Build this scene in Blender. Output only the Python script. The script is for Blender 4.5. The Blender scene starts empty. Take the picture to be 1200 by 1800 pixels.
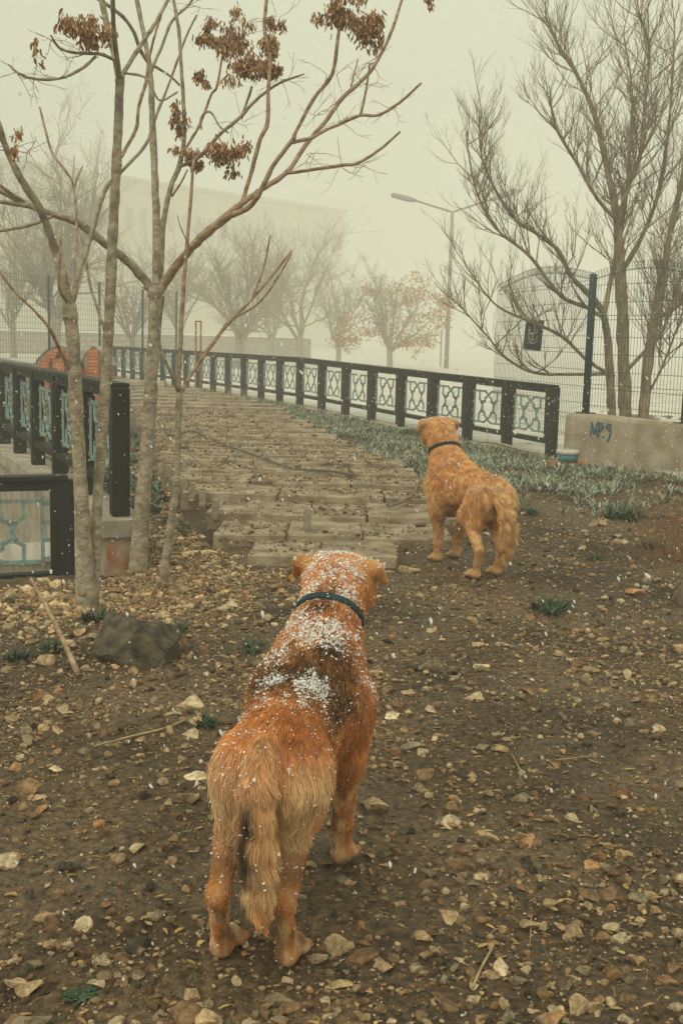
import bpy, bmesh, math, random
import numpy as np
import openvdb
from mathutils import Vector, Matrix, kdtree

R = math.radians
SC = bpy.context.scene
COL = SC.collection
rng = np.random.default_rng(7)
random.seed(7)

# ------------------------------------------------------------------ camera, sky, sun, exposure
CAM_H, FPX, PITCH, ROLL = 1.45, 2000.0, R(8.53), R(1.5)
cam_d = bpy.data.cameras.new('camera')
cam = bpy.data.objects.new('camera', cam_d); COL.objects.link(cam)
cam_d.sensor_fit = 'VERTICAL'; cam_d.sensor_height = 36.0; cam_d.lens = 36.0 * FPX / 1800.0
cam_d.clip_start = 0.05; cam_d.clip_end = 2000
CM = Matrix.Translation((0, 0, CAM_H)) @ (Matrix.Rotation(R(90) - PITCH, 4, 'X') @ Matrix.Rotation(ROLL, 4, 'Z'))
cam.matrix_world = CM
SC.camera = cam

w = bpy.data.worlds.new('World'); SC.world = w; w.use_nodes = True
nt = w.node_tree; nt.nodes.clear()
out = nt.nodes.new('ShaderNodeOutputWorld'); bg = nt.nodes.new('ShaderNodeBackground')
sky = nt.nodes.new('ShaderNodeTexSky'); sky.sky_type = 'NISHITA'; sky.sun_disc = False
sky.sun_elevation = R(50); sky.sun_rotation = R(150); sky.dust_density = 5; sky.air_density = 1.0
sc_ = nt.nodes.new('ShaderNodeMix'); sc_.data_type = 'RGBA'
sc_.inputs[0].default_value = 0.94                       # thick snow cloud hides most of the clear sky
nt.links.new(sky.outputs[0], sc_.inputs[6])
sc_.inputs[7].default_value = (6.75, 7.0, 5.2, 1)        # even overcast cloud
bg.inputs[1].default_value = 0.1
nt.links.new(sc_.outputs[2], bg.inputs[0]); nt.links.new(bg.outputs[0], out.inputs[0])

sun_d = bpy.data.lights.new('sun', 'SUN'); sun_d.energy = 1.5; sun_d.angle = R(40); sun_d.color = (1, .90, .72)
sun = bpy.data.objects.new('sun', sun_d); COL.objects.link(sun)
sun.rotation_euler = (R(40), 0, R(150 - 180))
SC.view_settings.view_transform = 'Standard'; SC.view_settings.look = 'None'
SC.view_settings.exposure = 0.2; SC.view_settings.gamma = 1.0; SC.view_settings.use_curve_mapping = False
SC.cycles.use_denoising = True
SC.cycles.max_bounces = 12; SC.cycles.volume_bounces = 10; SC.cycles.diffuse_bounces = 3
SC.cycles.transparent_max_bounces = 8
SC.cycles_curves.shape = 'RIBBONS'

# ------------------------------------------------------------------ helpers
def ray(px, py):
    d = Vector(((px - 600) / FPX, -(py - 900) / FPX, -1))
    return CM.to_3x3() @ d
def at(px, py, D):
    """world point on the vertical plane y = D that is seen at this place"""
    d = ray(px, py); t = D / d.y
    return Vector((d.x * t, D, CAM_H + d.z * t))

def hash3(i, j, k, s=0):
    n = (i * 374761393 + j * 668265263 + k * 1274126177 + s * 69069) & 0xffffffff
    n = ((n ^ (n >> 13)) * 1274126177) & 0xffffffff
    n = (n ^ (n >> 16)) & 0xffff
    return n / 65535.0
def vnoise(P, scale=1.0, seed=0):
    P = np.asarray(P, dtype=np.float64) * scale
    I = np.floor(P).astype(np.int64); f = P - I; f = f * f * (3 - 2 * f)
    r = 0
    for a in (0, 1):
        for b in (0, 1):
            for c in (0, 1):
                wgt = (f[:, 0] if a else 1 - f[:, 0]) * (f[:, 1] if b else 1 - f[:, 1]) * (f[:, 2] if c else 1 - f[:, 2])
                r = r + wgt * hash3(I[:, 0] + a, I[:, 1] + b, I[:, 2] + c, seed)
    return r
def fbm(P, scale, octs=3, seed=0):
    r = 0; a = 1; tot = 0
    for o in range(octs):
        r = r + a * vnoise(P, scale * 2 ** o, seed + o); tot += a; a *= .5
    return r / tot
def sstep(a, b, x):
    t = np.clip((x - a) / (b - a), 0, 1); return t * t * (3 - 2 * t)

def tag(o, label=None, cat=None, group=None, kind=None):
    if label: o['label'] = label
    if cat: o['category'] = cat
    if group: o['group'] = group
    if kind: o['kind'] = kind
    return o
def empty(name, loc=(0, 0, 0), rz=0):
    o = bpy.data.objects.new(name, None); COL.objects.link(o)
    o.location = loc; o.rotation_euler = (0, 0, rz); o.empty_display_size = .1
    return o
def link(name, me, parent=None, mat=None):
    o = bpy.data.objects.new(name, me); COL.objects.link(o)
    if mat is not None and len(me.materials) == 0: me.materials.append(mat)
    if parent is not None: o.parent = parent
    return o
def mesh_np(name, V, F, col=None, smooth=False):
    me = bpy.data.meshes.new(name)
    V = np.ascontiguousarray(V, dtype=np.float32); F = np.ascontiguousarray(F, dtype=np.int32)
    me.vertices.add(len(V)); me.vertices.foreach_set('co', V.ravel())
    k = F.shape[1]
    me.loops.add(F.size); me.loops.foreach_set('vertex_index', F.ravel())
    me.polygons.add(len(F)); me.polygons.foreach_set('loop_start', np.arange(0, F.size, k, dtype=np.int32))
    me.polygons.foreach_set('use_smooth', np.full(len(F), smooth))
    me.update(calc_edges=True)
    if col is not None:
        a = me.attributes.new('tint', 'FLOAT_COLOR', 'POINT')
        c = np.ones((len(V), 4), dtype=np.float32); c[:, :3] = col
        a.data.foreach_set('color', c.ravel())
    return me

def ico(sub):
    bm = bmesh.new(); bmesh.ops.create_icosphere(bm, subdivisions=sub, radius=1)
    V = np.array([v.co[:] for v in bm.verts]); F = np.array([[v.index for v in f.verts] for f in bm.faces]); bm.free(); return V, F
I1, I2, I3 = ico(1), ico(2), ico(3)
class MB:
    """collects boxes, tubes and faces and links them as one mesh object"""
    def __init__(s): s.v = []; s.f = []
    def box(s, c, size, rot=None):
        n = len(s.v)
        for sx in (-.5, .5):
            for sy in (-.5, .5):
                for sz in (-.5, .5):
                    p = Vector((sx * size[0], sy * size[1], sz * size[2]))
                    if rot is not None: p = rot @ p
                    s.v.append(tuple(p + Vector(c)))
        for q in ((0, 1, 3, 2), (4, 6, 7, 5), (0, 4, 5, 1), (2, 3, 7, 6), (0, 2, 6, 4), (1, 5, 7, 3)):
            s.f.append(tuple(n + i for i in q))
        return s
    def bar(s, a, b, wd, th, side):
        """flat bar a->b, width wd in the plane, thickness th along side"""
        a = Vector(a); b = Vector(b); d = (b - a); L = d.length; d.normalize(); side = Vector(side).normalized()
        u = d.cross(side).normalized()
        rot = Matrix((d, u, side)).transposed()
        return s.box((a + b) / 2, (L + wd * .6, wd, th), rot)
    def tube(s, pts, rad, sides=6, cap=True):
        pts = [Vector(p) for p in pts]; n0 = len(s.v); N = len(pts)
        t0 = (pts[1] - pts[0]).normalized()
        ref = Vector((0, 0, 1)) if abs(t0.z) < .9 else Vector((1, 0, 0))
        u = t0.cross(ref).normalized()
        for i, p in enumerate(pts):
            t = (pts[min(i + 1, N - 1)] - pts[max(i - 1, 0)]).normalized()
            u = (u - t * u.dot(t)).normalized(); vv = t.cross(u)
            r = rad[i] if hasattr(rad, '__len__') else rad
            for k in range(sides):
                a = 2 * math.pi * k / sides
                s.v.append(tuple(p + (u * math.cos(a) + vv * math.sin(a)) * r))
        for i in range(N - 1):
            for k in range(sides):
                a = n0 + i * sides + k; b = n0 + i * sides + (k + 1) % sides
                s.f.append((a, b, b + sides, a + sides))
        if cap:
            s.f.append(tuple(n0 + k for k in reversed(range(sides))))
            s.f.append(tuple(n0 + (N - 1) * sides + k for k in range(sides)))
        return s
    def face(s, pts):
        n = len(s.v); s.v += [tuple(p) for p in pts]; s.f.append(tuple(range(n, n + len(pts)))); return s
    def lathe(s, prof, c=(0, 0, 0), seg=20):
        n0 = len(s.v)
        for r, z in prof:
            for k in range(seg):
                a = 2 * math.pi * k / seg
                s.v.append((c[0] + r * math.cos(a), c[1] + r * math.sin(a), c[2] + z))
        for i in range(len(prof) - 1):
            for k in range(seg):
                a = n0 + i * seg + k; b = n0 + i * seg + (k + 1) % seg
                s.f.append((a, b, b + seg, a + seg))
        return s
    def mesh(s, name, smooth=False):
        me = bpy.data.meshes.new(name); me.from_pydata(s.v, [], s.f)
        if smooth: me.polygons.foreach_set('use_smooth', [True] * len(me.polygons))
        me.update(); return me
    def build(s, name, mat, parent=None, smooth=False):
        return link(name, s.mesh(name, smooth), parent, mat)

def catmull(pts, sub=4):
    P = [Vector(p) for p in pts]
    if len(P) < 3: return P
    out_ = []
    Q = [P[0] * 2 - P[1]] + P + [P[-1] * 2 - P[-2]]
    for i in range(1, len(Q) - 2):
        a, b, c, d = Q[i - 1], Q[i], Q[i + 1], Q[i + 2]
        for k in range(sub):
            t = k / sub
            out_.append(.5 * ((2 * b) + (c - a) * t + (2 * a - 5 * b + 4 * c - d) * t * t + (3 * b - a - 3 * c + d) * t ** 3))
    out_.append(P[-1]); return out_
def lerp_list(vals, n):
    x = np.linspace(0, len(vals) - 1, n); return np.interp(x, range(len(vals)), vals)

# ------------------------------------------------------------------ materials
def mat(name, col, rough=.8, var=.25, scale=8.0, bump=.3, bscale=60, col2=None, attr=None, rand=0.0, metal=0, detail=6, stretch=None, spec=.3, chip=None):
    m = bpy.data.materials.new(name); m.use_nodes = True
    n = m.node_tree.nodes; l = m.node_tree.links
    b = n['Principled BSDF']; b.inputs['Roughness'].default_value = rough; b.inputs['Metallic'].default_value = metal
    b.inputs['Specular IOR Level'].default_value = spec
    tc = n.new('ShaderNodeTexCoord'); src = tc.outputs['Object']
    if stretch:
        mp = n.new('ShaderNodeMapping'); mp.inputs['Scale'].default_value = stretch
        l.new(src, mp.inputs[0]); src = mp.outputs[0]
    ns = n.new('ShaderNodeTexNoise'); ns.inputs['Scale'].default_value = scale; ns.inputs['Detail'].default_value = detail
    l.new(src, ns.inputs[0])
    c2 = col2 if col2 else tuple(c * (1 - var) for c in col)
    rp = n.new('ShaderNodeValToRGB'); rp.color_ramp.elements[0].position = .35; rp.color_ramp.elements[1].position = .65
    rp.color_ramp.elements[0].color = (*c2, 1); rp.color_ramp.elements[1].color = (*[min(1, c * (1 + var * .5)) for c in col], 1)
    l.new(ns.outputs[0], rp.inputs[0]); cs = rp.outputs[0]
    if attr:
        at_ = n.new('ShaderNodeAttribute'); at_.attribute_name = attr
        mx = n.new('ShaderNodeMix'); mx.data_type = 'RGBA'; mx.blend_type = 'MULTIPLY'; mx.inputs[0].default_value = 1
        l.new(cs, mx.inputs[6]); l.new(at_.outputs[0], mx.inputs[7]); cs = mx.outputs[2]
    if rand:
        oi = n.new('ShaderNodeObjectInfo'); hs = n.new('ShaderNodeHueSaturation')
        mr = n.new('ShaderNodeMapRange'); mr.inputs[3].default_value = 1 - rand; mr.inputs[4].default_value = 1 + rand
        l.new(oi.outputs['Random'], mr.inputs[0]); l.new(mr.outputs[0], hs.inputs['Value']); l.new(cs, hs.inputs['Color']); cs = hs.outputs[0]
    if chip:
        n3 = n.new('ShaderNodeTexNoise'); n3.inputs['Scale'].default_value = 26; n3.inputs['Detail'].default_value = 8; n3.inputs['Roughness'].default_value = .7
        l.new(src, n3.inputs[0]); r3 = n.new('ShaderNodeValToRGB'); r3.color_ramp.elements[0].position = chip[1]; r3.color_ramp.elements[1].position = chip[1] + .04
        l.new(n3.outputs[0], r3.inputs[0]); mx = n.new('ShaderNodeMix'); mx.data_type = 'RGBA'; l.new(r3.outputs[0], mx.inputs[0]); l.new(cs, mx.inputs[6]); mx.inputs[7].default_value = (*chip[0], 1); cs = mx.outputs[2]
    l.new(cs, b.inputs['Base Color'])
    if bump:
        n2 = n.new('ShaderNodeTexNoise'); n2.inputs['Scale'].default_value = bscale; n2.inputs['Detail'].default_value = 5
        l.new(src, n2.inputs[0])
        bp = n.new('ShaderNodeBump'); bp.inputs['Strength'].default_value = bump; bp.inputs['Distance'].default_value = .01
        l.new(n2.outputs[0], bp.inputs['Height']); l.new(bp.outputs[0], b.inputs['Normal'])
    return m

M = {}
M['black'] = mat('black_paint', (.010, .017, .017), .6, .4, 30, .3, 90, col2=(.02, .018, .014), chip=((.16, .085, .045), .66))
M['teal'] = mat('faded_teal_paint', (.21, .37, .37), .6, .3, 14, .2, 80, col2=(.24, .27, .22), chip=((.25, .14, .075), .60))
M['green_metal'] = mat('dark_green_metal', (.02, .05, .055), .5, .3, 20, .2, 80)
M['wire'] = mat('wire', (.035, .06, .06), .5, .2, 20, 0)
M['concrete'] = mat('concrete', (.40, .36, .29), .9, .3, 5, .35, 70)
M['concrete_warm'] = mat('concrete_warm', (.42, .36, .27), .9, .35, 4, .4, 60, col2=(.30, .24, .17))
M['stain'] = mat('stained_plaster', (.42, .33, .24), .9, .3, 7, .5, 50, col2=(.34, .15, .08))
M['slab'] = mat('slab_stone', (.37, .305, .215), .92, .3, 5, 1.0, 45, col2=(.185, .14, .092), rand=.08)
M['pavement'] = mat('pavement', (.66, .64, .58), .9, .25, 2, .2, 40)
M['bark'] = mat('bark', (.40, .345, .26), .85, .3, 20, 1.0, 55, col2=(.215, .178, .127), stretch=(.9, .9, 1.2))
M['bark_red'] = mat('bark_red', (.43, .32, .22), .85, .3, 18, .9, 60, col2=(.25, .155, .095), stretch=(.8, .8, 1.6))
M['bark_dark'] = mat('bark_dark', (.28, .22, .148), .9, .3, 14, .9, 40, col2=(.13, .10, .068), stretch=(1, 1, .4))
M['bark_grey'] = mat('bark_grey', (.35, .305, .23), .9, .25, 20, 0)
M['seed'] = mat('dry_seed', (.52, .33, .17), .85, .4, 30, 0, col2=(.22, .12, .06), attr='tint')
M['leaf_dry'] = mat('dry_leaf', (.52, .29, .105), .85, .3, 6, 0, attr='tint')
M['weed'] = mat('weed_leaf', (.24, .265, .19), .75, .35, 4, 0, col2=(.15, .175, .13), attr='tint')
M['straw'] = mat('dry_straw', (.42, .31, .17), .85, .3, 20, 0)
M['stalk_red'] = mat('dry_red_stalk', (.26, .13, .065), .85, .3, 20, 0)
M['brick'] = mat('orange_brick', (.52, .19, .075), .9, .25, 12, .3, 60, rand=.22)
M['tarp'] = mat('grey_tarp', (.33, .35, .30), .7, .2, 10, .2, 40)
M['building'] = mat('building_wall', (.62, .59, .48), .9, .12, .4, 0)
M['glass'] = mat('window_glass', (.36, .36, .31), .5, .2, 3, 0, spec=.5)
M['snow'] = mat('snow', (.86, .87, .86), .7, .06, 20, 0)
def translucent(m, col, k):
    n = m.node_tree.nodes; l = m.node_tree.links; tr = n.new('ShaderNodeBsdfTranslucent'); tr.inputs[0].default_value = (*col, 1)
    ms = n.new('ShaderNodeMixShader'); ms.inputs[0].default_value = k; l.new(n['Principled BSDF'].outputs[0], ms.inputs[1]); l.new(tr.outputs[0], ms.inputs[2]); l.new(ms.outputs[0], n['Material Output'].inputs['Surface'])
M['flake'] = mat('snowflake', (.93, .93, .92), .7, .03, 20, 0)
translucent(M['flake'], (.96, .96, .95), .5)
M['snow'] = mat('snow_fresh', (.93, .94, .93), .7, .03, 20, 0)
M['lamp_grey'] = mat('lamp_metal', (.26, .28, .27), .5, .2, 6, 0)
M['rust'] = mat('rust', (.34, .13, .055), .9, .4, 15, .3, 60)
M['white_plastic'] = mat('white_plastic', (.62, .60, .52), .5, .15, 10, 0)
M['blue_plastic'] = mat('blue_plastic', (.09, .24, .30), .5, .25, 10, 0)
M['ink'] = mat('spray_paint', (.06, .16, .20), .8, .3, 40, 0)
M['sign_dark'] = mat('sign_dark', (.025, .045, .05), .6, .3, 15, 0)
M['sign_pale'] = mat('sign_pale', (.42, .44, .36), .7, .2, 20, 0)
M['collar_teal'] = mat('collar_teal', (.02, .055, .07), .7, .3, 60, .4, 300)
M['collar_dark'] = mat('collar_dark', (.025, .028, .022), .7, .3, 60, .4, 300)
M['hose'] = mat('hose', (.13, .12, .085), .7, .3, 20, 0)
M['boulder'] = mat('boulder_dark', (.115, .095, .064), .85, .5, 3.5, 1.0, 12, col2=(.034, .032, .025))
M['rock'] = mat('rock_tint', (1, 1, 1), .9, .3, 45, 1.0, 120, col2=(.58, .52, .44), attr='tint')
STONE_KINDS = {
    'pale': (.72, .575, .37), 'tan': (.55, .395, .225), 'grey': (.33, .265, .17),
    'brown': (.30, .19, .10), 'rusty': (.50, .28, .135), 'dark': (.10, .085, .06)}
for k, c in STONE_KINDS.items():
    M['stone_' + k] = mat('stone_' + k, c, .9, .35, 2.2, 1.0, 7, col2=tuple(x * .5 for x in c), rand=.22)

# earth: damp brown soil, paler where dry, with gritty relief
def earth():
    m = bpy.data.materials.new('earth'); m.use_nodes = True
    n = m.node_tree.nodes; l = m.node_tree.links; b = n['Principled BSDF']
    tc = n.new('ShaderNodeTexCoord')
    def noise(s, d, dist=0):
        x = n.new('ShaderNodeTexNoise'); x.inputs['Scale'].default_value = s; x.inputs['Detail'].default_value = d
        x.inputs['Distortion'].default_value = dist; l.new(tc.outputs['Object'], x.inputs[0]); return x.outputs[0]
    def ramp(src, stops):
        r = n.new('ShaderNodeValToRGB'); e = r.color_ramp.elements
        e[0].position, e[0].color = stops[0][0], (*stops[0][1], 1); e[1].position, e[1].color = stops[1][0], (*stops[1][1], 1)
        for p, c in stops[2:]:
            q = e.new(p); q.color = (*c, 1)
        l.new(src, r.inputs[0]); return r.outputs[0]
    big = ramp(noise(.9, 4, .3), [(.34, (.056, .037, .020)), (.66, (.205, .140, .075))])
    fine = ramp(noise(38, 8), [(.30, (.30, .28, .26)), (.72, (1.7, 1.62, 1.5)), (.5, (.95, .95, .95))])
    grit = ramp(noise(140, 3), [(.40, (.7, .7, .7)), (.66, (1.0, 1.0, 1.0)), (.74, (1.9, 1.8, 1.6))])
    m1 = n.new('ShaderNodeMix'); m1.data_type = 'RGBA'; m1.blend_type = 'MULTIPLY'; m1.inputs[0].default_value = 1
    l.new(big, m1.inputs[6]); l.new(fine, m1.inputs[7])
    m2 = n.new('ShaderNodeMix'); m2.data_type = 'RGBA'; m2.blend_type = 'MULTIPLY'; m2.inputs[0].default_value = 1
    l.new(m1.outputs[2], m2.inputs[6]); l.new(grit, m2.inputs[7])
    l.new(m2.outputs[2], b.inputs['Base Color'])
    rr_ = ramp(noise(1.6, 4, .4), [(.42, (.55, .55, .55)), (.6, (.92, .92, .92))])
    l.new(rr_, b.inputs['Roughness']); b.inputs['Specular IOR Level'].default_value = .35
    ad = n.new('ShaderNodeMath'); ad.operation = 'ADD'; l.new(noise(60, 8), ad.inputs[0]); l.new(noise(14, 6), ad.inputs[1])
    bp = n.new('ShaderNodeBump'); bp.inputs['Strength'].default_value = .9; bp.inputs['Distance'].default_value = .02
    l.new(ad.outputs[0], bp.inputs['Height']); l.new(bp.outputs[0], b.inputs['Normal'])
    return m
M['earth'] = earth()

# ------------------------------------------------------------------ layout constants (metres)
FA, FB = Vector((2.54, 13.9, 0)), Vector((-6.70, 33.4, 0))        # long balustrade, near end and far end
NF = 22
def fence_pt(i): return FA.lerp(FB, i / NF)
def fence_base(i): return float(np.interp(i, [-4, 0, 4, 8, 22], [.2, .10, .17, .25, .25]))
PA, PB = Vector((-1.50, 7.62, 0)), Vector((-3.72, 12.48, 0))      # parapet with the near balustrade
pdir = (PB - PA).normalized(); pnor = Vector((-pdir.y, pdir.x, 0))  # pnor points to the sunken side (left)
PTOP = .245

def gz(x, y):
    x = np.asarray(x, float); y = np.asarray(y, float)
    z = np.interp(y, [0, 8, 14, 22, 30, 60], [0, 0, .09, .22, .25, .25])
    z = z - .15 * sstep(-.7, -1.7, x) * sstep(5.3, 7.2, y) * (1 - sstep(8, 10.5, y))
    z = z + .07 * sstep(2.4, 3.6, x) * sstep(8, 11, y) * (1 - sstep(13, 16, y))
    P = np.stack([x, y, np.zeros_like(x)], -1).reshape(-1, 3)
    nz = ((fbm(P, 1.1, 3, 3) - .5) * .075 + (fbm(P, 6, 3, 9) - .5) * .038 + (fbm(P, 26, 2, 19) - .5) * .016).reshape(x.shape)
    fade = 1 - sstep(14, 40, y)
    z = z + nz * fade
    # sunken ramp left of the parapet
    s = (x - PA.x) * pnor.x + (y - PA.y) * pnor.y; t = (x - PA.x) * pdir.x + (y - PA.y) * pdir.y
    sunk = (s > .05) & (s < 4.5) & (t > .08) & (t < 7.5)
    return np.where(sunk, -2.2, z)
def gz1(x, y): return float(gz(np.array([x]), np.array([y]))[0])
def onground(px, py):
    d = ray(px, py); z = 0.0
    for _ in range(8):
        t = (z - CAM_H) / d.z; z = gz1(d.x * t, d.y * t)
    return Vector((d.x * t, d.y * t, z))

# ------------------------------------------------------------------ ground
def axis(segs):
    out_ = []
    for a, b, s in segs: out_ += list(np.arange(a, b, s))
    return np.array(out_)
xs = np.concatenate([-axis([(0, 1.6, .022), (1.6, 4, .04), (4, 9, .12), (9, 30, 1.0), (30, 251, 12)])[::-1][:-1],
                     axis([(0, 1.6, .022), (1.6, 4, .04), (4, 9, .12), (9, 30, 1.0), (30, 251, 12)])])
ys = axis([(-30, 0, 3), (0, 1.6, .2), (1.6, 5, .022), (5, 9, .04), (9, 16, .08), (16, 36, .3), (36, 80, 3), (80, 401, 16)])
GX, GY = np.meshgrid(xs, ys); GZ = gz(GX, GY)
nx, ny = len(xs), len(ys)
idx = np.arange(nx * ny).reshape(ny, nx)
Fq = np.stack([idx[:-1, :-1], idx[:-1, 1:], idx[1:, 1:], idx[1:, :-1]], -1).reshape(-1, 4)
g = link('ground', mesh_np('ground', np.stack([GX, GY, GZ], -1).reshape(-1, 3), Fq, smooth=True), None, M['earth'])
tag(g, kind='structure')

# pavement beyond the balustrade, stretched far out and paled to brighten the haze
fd = (FB - FA).normalized(); fn = Vector((fd.y, -fd.x, 0))          # fn points away from the path, to the right/back
if fn.x < 0: fn = -fn
mb = MB(); pts = []
for i in range(-9, 400, 1):
    p = fence_pt(i); z = fence_base(min(max(i, -3), 22)) + .02
    pts.append((p + fn * .10, p + fn * 220, z))
for a, b in zip(pts[:-1], pts[1:]):
    mb.face([(a[0].x, a[0].y, a[2]), (a[1].x, a[1].y, a[2]), (b[1].x, b[1].y, b[2]), (b[0].x, b[0].y, b[2])])
    mb.face([(a[0].x, a[0].y, a[2]), (b[0].x, b[0].y, b[2]), (b[0].x, b[0].y, b[2] - .6), (a[0].x, a[0].y, a[2] - .6)])
tag(mb.build('pavement', M['pavement']), kind='structure')
mb = MB()
for i in range(0, 22):
    a = fence_pt(i) ; b = fence_pt(i + 1); za, zb = fence_base(i), fence_base(i + 1)
    n0 = len(mb.v)
    for p, z in ((a, za), (b, zb)):
        for o_, zz in ((-.10, -.4), (-.10, .012), (.13, .012), (.13, -.4)):
            q = p + fn * o_; mb.v.append((q.x, q.y, z + zz))
    for k in range(3): mb.f.append((n0 + k, n0 + k + 1, n0 + 5 + k, n0 + 4 + k))
tag(mb.build('kerb', M['concrete_warm']), kind='structure')

# ------------------------------------------------------------------ stepped path of stone slabs
def rough_box(name, x0, x1, y0, y1, z0, z1, tilt=.0, amp=.012, seed=0, nx=10, nyy=5):
    bm = bmesh.new()
    bmesh.ops.create_cube(bm, size=1)
    bmesh.ops.bevel(bm, geom=bm.edges[:], offset=.03, segments=1, affect='EDGES')
    bmesh.ops.subdivide_edges(bm, edges=[e for e in bm.edges if abs((e.verts[0].co - e.verts[1].co).x) > .5], cuts=nx)
    bmesh.ops.subdivide_edges(bm, edges=[e for e in bm.edges if abs((e.verts[0].co - e.verts[1].co).y) > .5], cuts=nyy)
    C = np.array([v.co[:] for v in bm.verts])
    X = x0 + (C[:, 0] + .5) * (x1 - x0); Y = y0 + (C[:, 1] + .5) * (y1 - y0); Z = z0 + (C[:, 2] + .5) * (z1 - z0)
    P = np.stack([X, Y, Z], -1)
    D = np.stack([fbm(P, 7, 3, seed + 11), fbm(P, 7, 3, seed + 21), fbm(P, 7, 3, seed + 31)], -1) - .5
    P = P + D * amp * np.array([2, 2.4, 1.6]); P[:, 2] += tilt * (P[:, 1] - y0)
    for v, p in zip(bm.verts, P): v.co = p
    me = bpy.data.meshes.new(name); bm.to_mesh(me); bm.free()
    return me
steps = empty('stepped_path', (0, 7.3, 0)); tag(steps, kind='structure')
SD = [7.30, 7.95, 8.7, 9.6, 10.4, 11.1, 11.8, 12.45, 13.1, 13.75, 14.45, 15.2, 16.0, 16.8, 17.6, 18.5, 19.4, 20.3, 21.3, 22.4, 23.6, 25.0, 26.4]
SL = lambda y: float(np.interp(y, [7.3, 7.95, 8.75, 9.6, 11.5, 25], [-.58, -.88, -1.08, -1.36, -1.85, -4.85]))
SR = lambda y: float(np.interp(y, [7.3, 7.95, 8.75, 9.6, 10.6, 12, 13.2, 15.3, 20, 25], [.42, .78, .95, .95, .85, .55, .25, -.35, -1.2, -3.2]))
SZ = lambda y: float(np.interp(y, [7.3, 7.95, 8.7, 9.6, 12, 16, 26], [.060, .083, .112, .14, .195, .255, .34]))
rs = random.Random(4)
for k in range(len(SD) - 1):
    y0, y1 = SD[k], SD[k + 1] + .05
    xl, xr = SL(y0) + rs.uniform(-.05, .04), SR(y0) + rs.uniform(-.05, .1)
    z = SZ(y0); n = 3 if xr - xl > 1.3 else 2
    cuts = [xl] + sorted(xl + (xr - xl) * (j + rs.uniform(-.22, .22)) / n for j in range(1, n)) + [xr]
    for j in range(n):
        dz = rs.uniform(-.006, .006); dy = rs.uniform(-.018, .018)
        me = rough_box('slab', cuts[j] + .006, cuts[j + 1] - .006, y0 + dy, y1 + .04, z - .22, z + dz, tilt=-.028 + rs.uniform(-.006, .006), amp=.016, seed=k * 5 + j, nx=14, nyy=7)
        me.transform(Matrix.Translation((0, -7.3, 0)))
        o = link('slab', me, steps, M['slab'])
ed = rough_box('edging_stone', -.045, .045, -.02, .02, -.08, .17, amp=.012, seed=2, nx=2, nyy=1); ed.materials.append(M['bark_grey'])
for px, py, yy in ((283, 826, 11.0), (296, 836, 10.6), (324, 858, 9.9), (337, 870, 9.5), (355, 884, 9.1), (378, 902, 8.7), (540, 918, 8.1)):
    p = at(px, py, yy); o = link('edging_stone', ed, steps); o.location = (p.x, p.y - 7.3, p.z); o.rotation_euler = (rs.uniform(-.1, .1), rs.uniform(-.12, .12), rs.uniform(-.4, .4)); o.scale = (.55, 1, rs.uniform(.4, .65))
# landing beam at the head of the steps
lb = at(188, 674, 26.8); la = at(262, 674, 26.6)
mb = MB().bar((lb.x, lb.y, .37), (la.x + .35, la.y, .37), .11, .45, (0, 1, 0))
o = mb.build('landing_beam', M['concrete_warm']); tag(o, 'pale stone beam across the head of the stepped path', 'beam')

# ------------------------------------------------------------------ balustrades: posts, framed panels, lattice
PH = .86
def lattice_mesh(W, H, name='lattice'):
    mb = MB(); c = lambda u, v: (u * W, 0, v * H); S = (0, 1, 0)
    wd, th = .027, .014
    def pl(P, closed=False):
        for a, b in zip(P[:-1], P[1:]): mb.bar(c(*a), c(*b), wd, th, S)
    for m_ in (0, 1):
        f = (lambda P: [(1 - u, v) for u, v in P]) if m_ else (lambda P: P)
        pl(f([(.06, .02), (.06, .98)]))
        for v in (.1, .37, .63, .9): pl(f([(0, v), (.06, v)]))
        pl(f([(.06, .94), (.40, .94), (.60, .74)])); pl(f([(.06, .06), (.40, .06), (.60, .26)]))
        pl(f([(.22, .94), (.22, .70), (.33, .60)])); pl(f([(.22, .06), (.22, .30), (.33, .40)]))
        pl(f([(.60, .74), (.60, .67), (.72, .62), (.67, .5), (.72, .38), (.60, .33), (.60, .26)]))
        pl(f([(.33, .60), (.40, .67)])); pl(f([(.33, .40), (.40, .33)]))
    return mb.mesh(name)
GAP = .985
FW = GAP - .105
LAT = lattice_mesh(FW - .10, .66 - .19)
LAT.materials.append(M['teal'])
post_me = MB().box((0, 0, PH / 2), (.10, .12, PH)).mesh('post'); post_me.materials.append(M['black'])
bm = bmesh.new(); bm.from_mesh(post_me); bmesh.ops.bevel(bm, geom=bm.edges[:], offset=.006, segments=1, affect='EDGES'); bm.to_mesh(post_me); bm.free()

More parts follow.
